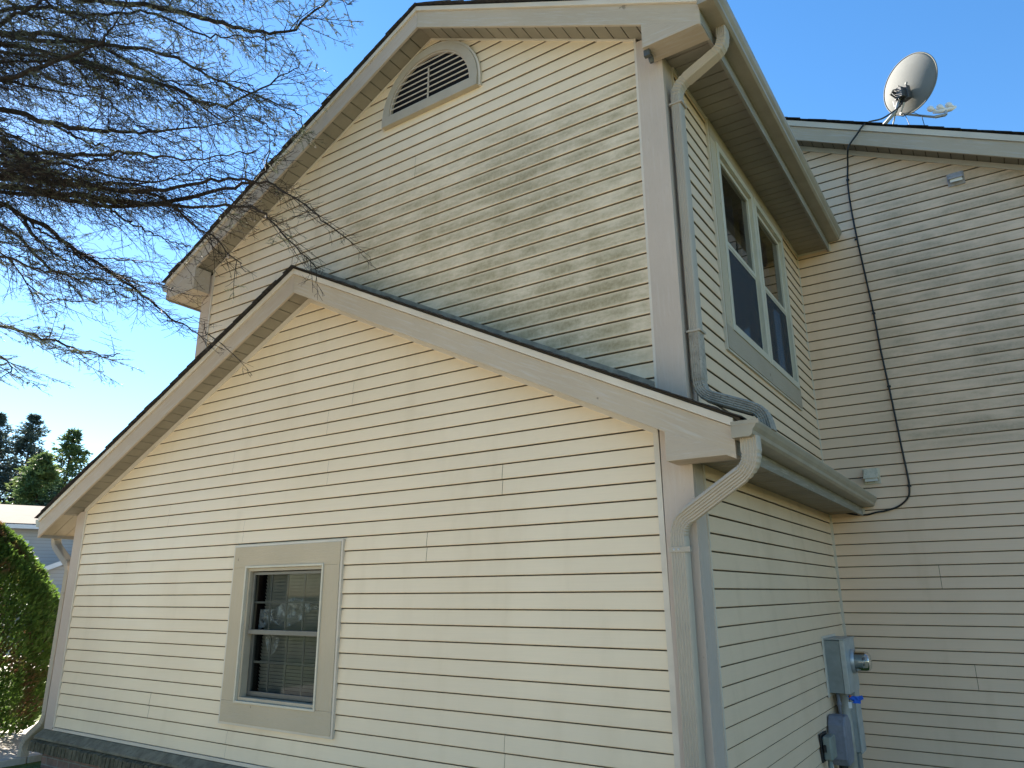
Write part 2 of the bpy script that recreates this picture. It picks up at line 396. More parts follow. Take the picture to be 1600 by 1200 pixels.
siding('siding', M['sid_low'], [lowpoly], front, 0, [(W1[0], W1[1], -1.64, -.55)], seamsF, 'clean cream vinyl siding on the lower gable wall')
rf = .24                                              # roof surface above fascia bottom
upR = [(LA[0], LA[1]+rf-.05), (0, low(0)+rf-.05), (0, upp(0)+.02), (UA[0], UA[1]+.02), (LA[0], upp(LA[0])+.02)]
upL = [(-4.575, low(-4.575)+rf-.05), (LA[0], LA[1]+rf-.05), (LA[0], upp(LA[0])+.02), (-4.575, upp(-4.575)+.02)]
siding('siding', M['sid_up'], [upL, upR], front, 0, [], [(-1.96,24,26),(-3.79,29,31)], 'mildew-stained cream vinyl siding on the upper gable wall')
SPH = -.3941
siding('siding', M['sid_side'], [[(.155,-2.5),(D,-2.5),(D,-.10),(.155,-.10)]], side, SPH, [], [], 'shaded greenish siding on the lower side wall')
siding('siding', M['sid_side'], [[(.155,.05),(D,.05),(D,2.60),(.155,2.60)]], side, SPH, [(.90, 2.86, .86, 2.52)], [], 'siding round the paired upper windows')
backpoly = [(WX,-2.5),(6.2,-2.5),(6.2, .99),(.0, 4.055),(WX,3.965)]
backpoly = [(WX,-2.5),(6.2,-2.5),(6.2, 3.869-.491*(6.2-.376)),(WX,3.869+.491*(.376-WX))]
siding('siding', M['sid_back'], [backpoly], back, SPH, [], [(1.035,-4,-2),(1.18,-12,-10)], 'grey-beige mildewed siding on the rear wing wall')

# wall bodies behind the siding (sheathing, solid)
mb = MB()
mb.prism([(-6.52,-2.05),(WX-.008,-2.05),(WX-.008,low(WX)+.02),(LA[0],LA[1]+.03),(-6.52,low(-6.52)+.02)], .0075, .06, lambda u, w, t: (u, t, w)) 
# carve: build as frame round the window instead of one slab
mb = MB()
def ysl(poly, a=.0175, b=.06): mb.prism(poly, a, b, lambda u, w, t: (u, t, w))
ysl([(-6.52,-2.05),(-3.70,-2.05),(-3.70,low(-3.70)+.02),(-6.52,low(-6.52)+.02)])
ysl([(-2.62,-2.05),(WX-.008,-2.05),(WX-.008,low(WX)+.02),(-2.62,low(-2.62)+.02)])
ysl([(-3.70,-2.05),(-2.62,-2.05),(-2.62,-1.64),(-3.70,-1.64)])
ysl([(-3.70,-.58),(-2.62,-.58),(-2.62,low(-2.62)+.02),(LA[0],LA[1]+.03),(-3.70,low(-3.70)+.02)])
ysl([(LA[0],LA[1]+.03),(WX-.008,low(WX)+.02),(WX-.008,upp(WX)+.04),(UA[0],UA[1]+.05),(LA[0],upp(LA[0])+.05)])
ysl([(-4.72,low(-4.72)+.02),(LA[0],LA[1]+.03),(LA[0],upp(LA[0])+.05),(-4.72,upp(-4.72)+.04)])
mb.box(-6.53,-6.47,.06,7,-2.05,low(-6.5)); mb.box(-4.73,-4.67,.06,7,low(-4.7),upp(-4.7)); mb.box(-6.5,5,6.95,7,-2.4,2.0)
def xsl(y0, y1, z0, z1): mb.box(WX-.068, WX-.0175, y0, y1, z0, z1)
xsl(.06, D, -2.45, .9); xsl(.06, .90, .9, 2.64); xsl(2.86, D, .9, 2.64); xsl(.90, 2.86, 2.50, 2.64)
mb.prism([(WX-.0075,-2.5),(6.3,-2.5),(6.3,3.869-.491*(6.3-.376)+.05),(WX-.0075,4.01)], D+.0175, D+.07, lambda u, w, t: (u, t, w))
normals_out(mb.build('wall', M['backing'], house))

# --- fascia / rake boards
def rake(apex, xr, xl, sr, sl_, y0, h0=.0, h1=.166, y1=None, name='fascia', m=None, plumb_r=None):
    fr = lambda x: apex[1]-(x-apex[0])*sr if x > apex[0] else apex[1]-(apex[0]-x)*sl_
    y1 = y1 if y1 is not None else y0+.022
    for xa, xb in ((apex[0]+.0008, xr), (xl, apex[0]-.0008)):
        if xa >= xb: continue
        mb = MB(); mb.prism([(xa, fr(xa)+h0), (xb, fr(xb)+h0), (xb, fr(xb)+h1), (xa, fr(xa)+h1)], y0, y1, lambda u, w, t: (u, t, w))
        normals_out(mb.build(name, m or M['fascia_r' if xa > apex[0] else 'fascia_l'], house, bevel=.002))
FY = -.20
rake(LA, .494, -6.93, LS_R, LS_L, FY)
rake(LA, .498, -6.935, LS_R, LS_L, FY-.018, .168, .214, y1=-.10, name='rake_trim', m=M['trim'])
rake(UA, .517, -5.075, US_R, US_L, FY)
rake(UA, .520, -5.08, US_R, US_L, FY-.018, .158, .198, y1=-.10, name='rake_trim', m=M['trim'])
# return boxes at the eaves
def ret(x0, x1, z0, f, y0=FY-.0015, y1=-.03):
    mb = MB(); mb.prism([(x0, z0), (x1, z0), (x1, f(x1)+.002 if f(x1) > z0+.004 else z0+.006), (x0, f(x0)+.002)], y0, y1, lambda u, w, t: (u, t, w))
    return normals_out(mb.build('eave_return', M['fascia'], house, bevel=.002))
ret(.114, .4935, -.138, low, FY-.001)
ret(.132, .5165, 2.545, upp, FY-.001)
ret(-5.06, -4.61, 2.045, upp, FY-.001)
# --- rake soffits with panel joints
def rake_soffit(apex, s, xa, xb, y0, y1, dz=.022, step=.1254):
    mb = MB(); n = 0
    sgn = 1 if xb > xa else -1
    L = math.sqrt(1+s*s); d = step/L; x = xa
    while (xb-x)*sgn > .01:
        x2 = x+sgn*min(d-.008, abs(xb-x)); z = apex[1]-abs(x-apex[0])*s+dz; z2 = apex[1]-abs(x2-apex[0])*s+dz
        j = R.uniform(-.0008, .0008)
        mb.prism([(x, z+j), (x2, z2+j), (x2, z2+.008), (x, z+.008)], y0, y1, lambda u, w, t: (u, t, w))
        x += sgn*d
    o = normals_out(mb.build('soffit', M['soffit'], house))
    mb = MB(); xa2, xb2 = xa, xb
    mb.prism([(xa, apex[1]-abs(xa-apex[0])*s+dz+.009), (xb, apex[1]-abs(xb-apex[0])*s+dz+.009), (xb, apex[1]-abs(xb-apex[0])*s+dz+.016), (xa, apex[1]-abs(xa-apex[0])*s+dz+.016)], y0, y1, lambda u, w, t: (u, t, w))
    normals_out(mb.build('soffit_backing', M['backing'], house))
yS = FY+.0225
rake_soffit(LA, LS_R, LA[0], .17, yS, .0); rake_soffit(LA, LS_L, LA[0], -6.53, yS, .0)
rake_soffit(UA, US_R, UA[0], .19, yS, .0); rake_soffit(UA, US_L, UA[0], -4.70, yS, .0)
# frieze strip where soffit meets wall
rake((LA[0], LA[1]), .0, -6.40, LS_R, LS_L, -.020, -.030, .0215, y1=-.0, name='frieze_trim', m=M['trim'])
rake((UA[0], UA[1]+.035), .0, -4.60, US_R, US_L, -.020, -.030, -.014, y1=-.0, name='frieze_trim', m=M['trim'])
# --- eave soffits
def eave_soffit(x0, x1, y0, y1, z, step=.1016, lab=None, m=None):
    mb = MB(); y = y0
    while y < y1:
        mb.box(x0, x1, y, min(y+step-.009, y1), z+R.uniform(-.0007, .0007), z+.008); y += step
    mb.build('soffit', m or M['soffit'], house, label=lab)
    mb = MB(); mb.box(x0, x1, y0, y1, z+.009, z+.016); mb.build('soffit_backing', M['backing'], house)
eave_soffit(WX-.004, .495, -.03, D, 2.603)
eave_soffit(WX-.004, .472, -.03, D, -.112)
y = yS
while y < 6:
    mb = MB() if y == yS else mb
    P_ = [(-6.907, low(-6.907)+.022), (-6.531, low(-6.531)+.022), (-6.531, low(-6.531)+.030), (-6.907, low(-6.907)+.030)]
    mb.prism(P_, y, y+.12, lambda u, w, t: (u, t, w)); y += .1254
normals_out(mb.build('soffit', M['soffit_w'], house, label='tan soffit boards under the left eave'))
eave_soffit(-5.06, -4.74, FY+.01, 6.0, 2.047, .16, None, M['soffit_w'])
# moulding where eave soffit meets the walls
mb = MB(); mb.box(WX+.004, WX+.022, .15, D-.02, 2.583, 2.6025); mb.box(WX+.004, .495, D-.022, D-.013, 2.585, 2.6025); mb.build('soffit_channel', M['trim'], house)
# --- side fascias
mb = MB()
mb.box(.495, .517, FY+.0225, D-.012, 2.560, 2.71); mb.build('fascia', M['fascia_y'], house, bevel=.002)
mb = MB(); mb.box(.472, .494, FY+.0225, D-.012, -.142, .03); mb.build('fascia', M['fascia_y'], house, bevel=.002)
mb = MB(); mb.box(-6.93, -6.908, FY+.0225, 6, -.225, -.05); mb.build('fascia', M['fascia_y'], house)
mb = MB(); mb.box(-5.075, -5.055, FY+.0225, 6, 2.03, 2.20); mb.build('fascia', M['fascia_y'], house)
for b_ in ((.5175, .530, D-.03, D-.0125, 2.560, 2.64), (.4945, .510, D-.03, D-.0125, -.142, -.07)): mb = MB(); mb.box(*b_); mb.build('corner_channel', M['trim'], house)

# --- roofs: sheathing + overlapping shingle courses with uneven rake edges
def roof(apex, s, xe, y0, y1, lift, lab=None, hidden_y=None):
    sgn = 1 if xe > apex[0] else -1; mb = MB()
    z = lambda x: apex[1]+lift-abs(x-apex[0])*s
    mb.prism([(apex[0], z(apex[0])-.03), (xe, z(xe)-.03), (xe, z(xe)-.012), (apex[0], z(apex[0])-.012)], y0+.03, y1, lambda u, w, t: (u, t, w))
    base = normals_out(mb.build('roof', M['backing'], house, label=lab))
    mb = MB(); L = abs(xe-apex[0])*math.sqrt(1+s*s); d = Vector((sgn, 0, -s)).normalized(); nrm = Vector((sgn*s, 0, 1)).normalized()
    A = Vector((apex[0], 0, z(apex[0])-.012)); e = .14; n = int(L/e)+1; y = 0
    for i in range(n):
        t0 = L-(i+1)*e-.03; t1 = L+.02-i*e
        t0 = max(t0, -.01)
        if t1 < 0.02: break
        ya = y0-.012+R.uniform(-.010, .008)
        p0 = A+d*t0+nrm*.001; p1 = A+d*t1+nrm*.0045
        yy = ya; cuts = [ya]
        while yy < y1: yy += R.uniform(.16, .42); cuts.append(min(yy, y1))
        for a, b in zip(cuts[:-1], cuts[1:]):
            th = R.uniform(.004, .0085)
            q = [p0, p1, p1+nrm*th, p0+nrm*.003]
            n0 = len(mb.v); b_ = b-.004
            mb.v.extend([(v.x, a, v.z) for v in q]); mb.v.extend([(v.x, b_, v.z) for v in q])
            for f in ((0,1,2,3),(7,6,5,4),(0,4,5,1),(1,5,6,2),(2,6,7,3),(3,7,4,0)): mb.f.append(tuple(n0+k for k in f))
    o = normals_out(mb.build('shingles', M['shingle'], base)); return o
RY = FY-.03
roof(LA, LS_R, .53, RY, D-.0135, .241, 'lower roof slope over the front gable and side eave')
roof(LA, LS_L, -6.97, RY, 7, .241)
roof(UA, US_R, .555, RY, D-.0135, .224, 'upper gable roof slope')
roof(UA, US_L, -5.11, RY, 7, .224)
# lower roof lies against the upper walls: flashing + tar line
mb = MB()
rl = lambda x, o: low(x)+.241-.012+o
for xa, xb in ((LA[0], .0), (-4.57, LA[0])):
    mb.prism([(xa, rl(xa, .0)), (xb, rl(xb, .0)), (xb, rl(xb, .062)), (xa, rl(xa, .062))], -.026, -.0135, lambda u, w, t: (u, t, w))
normals_out(mb.build('flashing', M['flash'], house))
# --- back wing roof
BS = .491; BA = (-1.0, 3.841+.491*1.373)
BY = 3.435
for nm, h0, h1, m, yo in (('fascia', 0, .165, M['fascia_r'], BY), ('rake_trim', .167, .232, M['trim'], BY-.016)):
    mb = MB(); f_ = lambda x: BA[1]-(x-BA[0])*BS
    mb.prism([(BA[0], f_(BA[0])+h0), (6.4, f_(6.4)+h0), (6.4, f_(6.4)+h1), (BA[0], f_(BA[0])+h1)], yo, yo+.022, lambda u, w, t: (u, t, w))
    normals_out(mb.build(nm, m, house))
rake_soffit(BA, BS, -.2, 6.3, BY+.0225, D+.006, dz=.03, step=.112)
roof(BA, BS, 6.45, BY-.02, 10, .262, 'rear wing roof slope')
roof(BA, BS, -6, BY-.02, 10, .262)
mb = MB(); f_ = lambda x: BA[1]+.022-(x-BA[0])*BS
mb.prism([(WX, f_(WX)-.052), (6.2, f_(6.2)-.052), (6.2, f_(6.2)+.004), (WX, f_(WX)+.004)], D-.020, D-.0005, lambda u, w, t: (u, t, w))
normals_out(mb.build('frieze_trim', M['trim'], house))

# --- corner boards with J-channels
mb = MB(); mb.box(.011, WX+.008, -.0215, .0, -2.06, low(.02)+.018); mb.build('corner_board', M['corner'], house, bevel=.0015)
mb = MB(); mb.box(WX-.010, WX+.010, .0005, .018, -2.5, -.115); mb.box(WX-.006, WX+.0075, .018, .145, -2.5, -.115); mb.build('corner_board', M['corner'], house, bevel=.0015)
mb = MB(); mb.box(.016, WX+.008, -.0215, .0, low(.1)+.20, upp(.06)+.01); mb.build('corner_board', M['corner'], house, bevel=.0015)
mb = MB(); mb.box(WX-.010, WX+.009, .0005, .018, .2, 2.602); mb.box(WX-.006, WX+.0075, .018, .145, .1, 2.602); mb.build('corner_board', M['corner'], house, bevel=.0015)
mb = MB(); mb.box(-6.53, -6.371, -.0215, .0, -2.06, low(-6.45)+.02); mb.box(-6.535, -6.53, .0, .14, -2.06, -.2); mb.build('corner_board', M['corner'], house, bevel=.0015)
mb = MB(); mb.box(-4.735, -4.591, -.0215, .0, low(-4.7)+.2, upp(-4.66)); mb.build('corner_board', M['corner'], house, bevel=.0015)
def chan(*b_):
    q = MB(); q.box(*b_); q.build('corner_channel', M['trim'], house)
mb = MB()
mb.prism([(-.026,-2.04),(.010,-2.04),(-.004,low(0)-.01),(-.036,low(0)-.0)], -.019, -.0, lambda u, w, t: (u+.006, t, w))
chan(-.0, .0155, -.019, .0, low(0)+.2, upp(0)+.02)
chan(-6.3705, -6.352, -.019, .0, -2.035, low(-6.36)-.01)
chan(-4.5905, -4.574, -.019, .0, low(-4.58)+.2, upp(-4.58)-.0)
chan(WX+.0, WX+.016, .1455, .158, -2.5, -.115); chan(WX+.0, WX+.016, .1455, .158, .1, 2.602)
chan(WX+.0, WX+.016, D-.018, D-.0, .12, 2.584); chan(WX-.0, WX+.028, D-.020, D-.0, -2.5, -.115)
normals_out(mb.build('corner_channel', M['trim'], house))
# --- gutters (K-style)
def gutter(x_in, zt, w, h, y0, y1, sgn=1, y0x=0, name='gutter'):
    P_ = [(0, 0), (0, -h), (w*.68, -h), (w*.80, -h*.86), (w*.82, -h*.62), (w*.93, -h*.40), (w, -h*.16), (w, 0), (w-.012, 0.0), (w-.012, -.006), (w-.003, -.008), (w-.004, -h*.16), (w*.92, -h*.38), (w*.80, -h*.60), (w*.78, -h*.84), (w*.66, -h+.003), (.003, -h+.003), (.003, 0)]
    mb = MB(); n0 = 0; k = len(P_)
    ys = [y0, y1]
    for y in ys:
        for u, z in P_: mb.v.append((x_in+sgn*(u), y, zt+z))
    for i in range(k): j = (i+1) % k; mb.f.append((i, k+i, k+j, j))
    for y in (y0, y1):      # end caps
        cap = [(x_in+sgn*u, y, zt+z) for u, z in P_[:8]]; mb.face(cap); mb.face([(p[0], p[1]+(.002 if y == y0 else -.002), p[2]) for p in cap])
    o = normals_out(mb.build(name, M['gutter'], house, bevel=.001))
    mb = MB(); mb.box(min(x_in+sgn*.005, x_in+sgn*w*.8), max(x_in+sgn*.005, x_in+sgn*w*.8), y0+.004, y1-.004, zt-h*.6, zt-h*.35); mb.build('leaf_debris', M['gut_in'], o)
    return o
gutter(.5175, 2.742, .140, .088, FY-.035, D-.035)
gutter(.4965, .018, .132, .084, -.262, D-.035)
gutter(-6.932, -.03, .12, .08, -.19, 6, -1); gutter(-5.078, 2.23, .12, .08, -.19, 6, -1)
mb = MB(); mb.box(.4975, .64, -.2645, -.2625, -.004, .0185); mb.build('gutter_end_seam', M['gutter'], house)

# --- downspouts
def spout(path, side_dir, wdt=.088, dep=.064, m=None, arcs=(), name='downspout', bend=.085, crimp=.07):
    pts = [Vector(p) for p in path]; side_dir = Vector(side_dir).normalized()
    ring = []                              # (pos, tangent, scale)
    for i, p in enumerate(pts):
        if i in (0, len(pts)-1):
            d = (pts[1]-pts[0]) if i == 0 else (pts[-1]-pts[-2]); ring.append((p, d.normalized(), 1.0)); continue
        a = (pts[i-1]-p); b = (pts[i+1]-p); r = min(bend, a.length*.48, b.length*.48); a.normalize(); b.normalize()
        s0, s1 = p+a*r, p+b*r; K = 12
        ring.append((s0+a*.012, -a, 1.03)); ring.append((s0+a*.002, -a, 1.03))
        for j in range(K+1):
            t = j/K; q = s0*(1-t)**2+p*2*t*(1-t)+s1*t*t; tg = ((p-s0)*(1-t)+(s1-p)*t).normalized()
            ring.append((q, tg, 1.0-crimp*(j % 2)))
        ring.append((s1+b*.004, b, 1.0))
    w, h, c = wdt/2, dep/2, .010; prof = []
    def edge(p0, p1, fl):
        for j in range(fl*2+1):
            t = j/(fl*2); x = p0[0]+(p1[0]-p0[0])*t; y = p0[1]+(p1[1]-p0[1])*t
            n = Vector((y and (p1[1]-p0[1]), -(p1[0]-p0[0])))
            nn = Vector((p1[1]-p0[1], -(p1[0]-p0[0]))).normalized(); o = -.0045 if j % 2 else 0
            prof.append((x+nn.x*o, y+nn.y*o))
    edge((-w+c, -h), (w-c, -h), 5); edge((w, -h+c), (w, h-c), 4); edge((w-c, h), (-w+c, h), 5); edge((-w, h-c), (-w, -h+c), 4)
    mb = MB(); k = len(prof)
    for q, tg, sc in ring:
        sd = (side_dir-tg*side_dir.dot(tg)).normalized(); nn = tg.cross(sd).normalized()
        for u, v in prof: mb.v.append((q+sd*u*sc+nn*v*sc)[:])
    for i in range(len(ring)-1):
        for j in range(k): l = (j+1) % k; mb.f.append((i*k+j, (i+1)*k+j, (i+1)*k+l, i*k+l))
    mb.f.append(tuple(range(k))); mb.f.append(tuple((len(ring)-1)*k+j for j in range(k)))
    return normals_out(mb.build(name, m or M['spout'], house))
def strap(ds, c, wx, wy, h=.028):
    mb = MB(); x, y, z = c
    mb.box(x-wx/2-.004, x+wx/2+.022, y-wy/2-.004, y-wy/2-.0005, z-h/2, z+h/2)
    mb.box(x-wx/2-.004, x-wx/2-.0005, y-wy/2-.003, y+wy/2, z-h/2, z+h/2); mb.box(x+wx/2+.0005, x+wx/2+.004, y-wy/2-.003, y+wy/2, z-h/2, z+h/2)
    o = mb.build('strap', M['spout'], ds); mb = MB()
    for dx in (-.022, .004): mb.lathe([(.0, .0), (.006, .0), (.006, .003), (.0, .004)], (x+dx, y-wy/2-.004, z), (0, -1, 0), 8)
    mb.build('rivet', M['galv'], ds); return o
d1 = spout([(.568,-.185,-.055),(.568,-.185,-.205),(.108,-.068,-.455),(.108,-.068,-2.36)], (1, 0, 0), .092, .066)
strap(d1, (.108, -.068, -.60), .092, .066)
d2 = spout([(.575,.06,2.67),(.575,.06,2.52),(.245,.06,2.36),(.245,.06,1.4)], (0, 1, 0), .085, .066)
d2b = spout([(.245,.06,1.4),(.245,.06,.62)], (0, 1, 0), .084, .065)
d2c = spout([(.245,.06,.65),(.245,.06,.275),(.585,.06,.125),(.605,.06,.01)], (0, 1, 0), .089, .070, M['spout_dirty'])
d2c['label'] = 'dirt-crusted elbow resting on the lower roof'
for z in (2.22, .655): mb = MB(); mb.box(.203,.290,.012,.108,z-.006,z+.006); mb.build('seam_band', M['spout'], d2)
d3 = spout([(-7.0,.025,-.10),(-7.0,.025,-.28),(-6.60,.025,-.52),(-6.60,.025,-2.0),(-6.86,-.02,-2.20),(-6.86,-.02,-2.39)], (0, 1, 0), .09, .066)
mb = MB(); mb.box(-6.637,-6.563,-.025,.074,-.80,-.788); mb.build('seam_band', M['spout'], d3)
# small dark bracket light under the upper return
mb = MB(); mb.box(.128,.168,-.175,-.145,2.50,2.544); mb.lathe([(0,0),(.016,0),(.018,.03),(.014,.05),(0,.052)], (.150,-.12,2.535), (.1,.3,-1), 12)
mb.build('soffit_bracket', M['sash'], house)

# --- front window
win = (-3.785, -2.540, -1.768, -.440)
mb = MB(); mb.box(-3.785,-2.54,-.036,-.008,-.605,-.440)
wt = mb.build('window_trim', M['wtrim'], house, bevel=.002)
mb = MB(); mb.box(-3.785,-2.54,-.036,-.008,-1.768,-1.612); mb.build('sill_board', M['wtrim'], wt, bevel=.002)
for a, b in ((-3.784,-3.612),(-2.713,-2.541)): mb = MB(); mb.box(a,b,-.0355,-.008,-1.6115,-.6055); mb.build('side_board', M['wtrim_z'], wt, bevel=.002)
mb = MB(); mb.box(-3.803,-3.7855,-.030,-.006,-1.785,-.424); mb.box(-2.5395,-2.522,-.030,-.006,-1.785,-.424); mb.box(-3.7855,-2.5395,-.030,-.006,-.4395,-.424); mb.box(-3.7855,-2.5395,-.030,-.006,-1.785,-1.7685)
mb.build('trim_channel', M['trim'], wt)
def frame_rect(mb, x0, x1, z0, z1, w, y0, y1):
    mb.box(x0, x0+w, y0, y1, z0, z1); mb.box(x1-w, x1, y0, y1, z0, z1); mb.box(x0+w, x1-w, y0, y1, z0, z0+w); mb.box(x0+w, x1-w, y0, y1, z1-w, z1)
w = MB(); frame_rect(w, -3.622, -2.703, -1.622, -.595, .016, -.046, .02)
W = w.build('window', M['wcream'], house, bevel=.0015, label='double-hung front window with torn plastic behind the glass')
w = MB(); frame_rect(w, -3.605, -2.720, -1.605, -.612, .024, -.022, .07); w.build('frame', M['wframe'], W, bevel=.0015)
w = MB(); frame_rect(w, -3.574, -2.751, -1.120, -.643, .022, .004, .030); w.box(-3.574,-2.751,-.004,.030,-1.118,-1.084); w.build('sash', M['sash_mid'], W, bevel=.0015, label='upper sash')
w = MB(); frame_rect(w, -3.574, -2.751, -1.575, -1.088, .034, .036, .062); w.build('sash', M['sash'], W, bevel=.0015, label='dark lower sash')
w = MB(); w.face([(-3.552,.017,-1.10),(-2.773,.017,-1.10),(-2.773,.017,-.665),(-3.552,.017,-.665)]); w.build('glass', M['glass'], W)
w = MB(); w.face([(-3.54,.049,-1.541),(-2.785,.049,-1.541),(-2.785,.049,-1.122),(-3.54,.049,-1.122)]); w.build('glass', M['glass'], W)
w = MB()
for i in (1, 2, 3):
    x = -3.552+.779*i/4; w.box(x-.008,x+.008,.021,.027,-1.09,-.665); w.box(x-.008,x+.008,.053,.059,-1.541,-1.122)
w.box(-3.552,-2.773,.0212,.0268,-.885,-.870); w.box(-3.54,-2.785,.0532,.0588,-1.335,-1.320)
w.build('grille', M['grille'], W)
w = MB(); z = -.66
while z > -1.56:
    rt_ = Matrix.Rotation(math.radians(-58), 3, 'X'); w.box(-3.56,-2.765,.120,.150,z-.0008,z+.0008, rt_, (0,.135,z)); z -= .026
w.build('blind', M['blind'], W)
w = MB(); w.box(-3.75,-2.57,.55,.56,-1.8,-.5); w.box(-3.75,-3.70,.07,.56,-1.8,-.5); w.box(-2.62,-2.57,.07,.56,-1.8,-.5); w.box(-3.75,-2.57,.07,.56,-1.8,-1.75); w.box(-3.75,-2.57,.07,.56,-.55,-.5); w.build('room_shade', M['room'], W)
# torn plastic film: crumpled sheets sagging behind the upper and lower glass
def film(x0, x1, top, bot, y, seed):
    w = MB(); nx, nz = 40, 22
    for i in range(nx+1):
        for j in range(nz+1):
            u = i/nx; v = j/nz; x = x0+(x1-x0)*u; zt = top(u); zb = bot(u); z = zt+(zb-zt)*v
            yy = y+.012*noise.noise(Vector((x*14, z*10+seed, 1)))+.007*noise.noise(Vector((x*40+z*25, z*36, seed)))
            w.v.append((x, yy, z))
    for i in range(nx):
        for j in range(nz): a = i*(nz+1)+j; w.f.append((a, a+1, a+nz+2, a+nz+1))
    w.build('plastic_film', M['film'], W, smooth=False)
film(-3.55, -2.78, lambda u: -.865-.03*math.sin(u*9)-.07*(1-u)**3, lambda u: -.93-.13*math.sin(math.pi*min(1, u*1.25))*(1 if u < .8 else .4), .085, 2)
film(-3.55, -3.40, lambda u: -.93, lambda u: -1.09+.05*u, .080, 5)
film(-3.47, -3.30, lambda u: -1.13-.01*u, lambda u: -1.17-.10*math.sin(u*3.1), .090, 8)

# --- upper side windows (on the x = WX plane)
mb = MB(); mb.box(WX+.010,WX+.032,.808,2.905,2.450,2.585)
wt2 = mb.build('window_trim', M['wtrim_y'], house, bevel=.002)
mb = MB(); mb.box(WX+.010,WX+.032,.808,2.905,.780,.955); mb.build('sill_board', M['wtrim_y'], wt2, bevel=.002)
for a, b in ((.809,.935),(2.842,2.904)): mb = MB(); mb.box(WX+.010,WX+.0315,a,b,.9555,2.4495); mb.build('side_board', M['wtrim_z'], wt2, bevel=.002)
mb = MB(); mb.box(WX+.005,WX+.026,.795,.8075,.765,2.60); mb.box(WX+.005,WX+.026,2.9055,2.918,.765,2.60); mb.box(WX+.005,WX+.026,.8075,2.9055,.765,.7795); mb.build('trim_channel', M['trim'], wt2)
def frame_yz(mb, y0, y1, z0, z1, w, x0, x1):
    mb.box(x0, x1, y0, y0+w, z0, z1); mb.box(x0, x1, y1-w, y1, z0, z1); mb.box(x0, x1, y0+w, y1-w, z0, z0+w); mb.box(x0, x1, y0+w, y1-w, z1-w, z1)
def side_window(y0, y1, lab):
    w = MB(); frame_yz(w, y0, y1, .945, 2.462, .055, WX-.045, WX+.040)
    Wd = w.build('window', M['wcream'], house, bevel=.002, label=lab)
    a, b = y0+.055, y1-.055
    w = MB(); frame_yz(w, a, b, 1.665, 2.405, .035, WX-.020, WX+.012); w.build('sash', M['wcream'], Wd, bevel=.0015, label='upper sash')
    w = MB(); frame_yz(w, a, b, 1.002, 1.70, .035, WX-.044, WX-.021); w.build('sash', M['wcream'], Wd, bevel=.0015, label='lower sash')
    w = MB(); w.face([(WX-.004,a+.03,1.70),(WX-.004,b-.03,1.70),(WX-.004,b-.03,2.37),(WX-.004,a+.03,2.37)]); w.build('glass', M['glass_side'], Wd)
    w = MB(); w.face([(WX-.032,a+.03,1.03),(WX-.032,b-.03,1.03),(WX-.032,b-.03,1.67),(WX-.032,a+.03,1.67)]); w.build('glass', M['glass_side'], Wd)
    w = MB(); frame_yz(w, a, b, 1.001, 1.664, .016, WX+.001, WX+.008); w.build('screen_frame', M['wcream'], Wd)
    w = MB(); w.box(WX+.003,WX+.0055,a+.016,b-.016,1.017,1.648); w.build('insect_screen', M['screenm'], Wd)
    w = MB(); n = 26
    for i in range(n):
        ya = a+(b-a)*i/n; yb = a+(b-a)*(i+1)/n; f = lambda y: WX-.12+.018*math.sin(y*48)
        w.face([(f(ya),ya,1.0),(f(yb),yb,1.0),(f(yb),yb,2.42),(f(ya),ya,2.42)])
    w.build('curtain', M['curtain'], Wd)
m = bpy.data.materials.new('insect_screen_mesh'); m.use_nodes = True; nt = m.node_tree; b_ = nt.nodes['Principled BSDF']; b_.inputs['Base Color'].default_value = (.03,.035,.042,1); b_.inputs['Roughness'].default_value = .7
mx = nt.nodes.new('ShaderNodeMixShader'); tt = nt.nodes.new('ShaderNodeBsdfTransparent'); mx.inputs[0].default_value = .72
nt.links.new(tt.outputs[0], mx.inputs[1]); nt.links.new(b_.outputs[0], mx.inputs[2]); nt.links.new(mx.outputs[0], [n for n in nt.nodes if n.type == 'OUTPUT_MATERIAL'][0].inputs[0])
M['screenm'] = m; M['curtain'] = plain('dim_curtain', (.10,.085,.085), .9, .1, var=.1)
side_window(.930, 1.875, 'upper side window nearer the front corner')
side_window(1.905, 2.850, 'upper side window nearer the rear wing')
mb = MB(); mb.box(WX+.0,WX+.035,1.8755,1.9045,.945,2.462); mb.build('mullion', M['wcream'], wt2)

# --- half-round gable vent
cx, cz, r1, r2 = -1.812, 3.100, .435, .505
def arc(r, n=36): return [(cx+r*math.cos(math.pi*i/n), cz+r*math.sin(math.pi*i/n)) for i in range(n+1)]
def ring(mb, ra, rb, y0, y1, n=36):
    a, b = arc(ra, n), arc(rb, n)
    for i in range(n):
        mb.prism([a[i], b[i], b[i+1], a[i+1]], y0, y1, lambda u, w, t: (u, t, w))
mb = MB(); ring(mb, r1, r2, -.048, -.004); mb.box(cx-r2, cx+r2, -.055, -.004, cz-.085, cz-.0005)
V = normals_out(mb.build('gable_vent', M['wframe'], house, label='half-round louvred gable vent'))
mb = MB(); ring(mb, r2+.0005, r2+.020, -.034, -.004); mb.box(cx+r2+.0005, cx+r2+.020, -.034, -.004, cz-.085, cz); mb.box(cx-r2-.020, cx-r2-.0005, -.034, -.004, cz-.085, cz); normals_out(mb.build('vent_channel', M['trim'], V))
mb = MB(); a = arc(r1+.004); mb.prism(a, -.0165, -.0140, lambda u, w, t: (u, t, w)); mb.build('vent_backing', M['dark'], V)
mb = MB(); ring(mb, r1-.014, r1-.0005, -.040, -.016); normals_out(mb.build('inner_ring', M['fascia'], V))
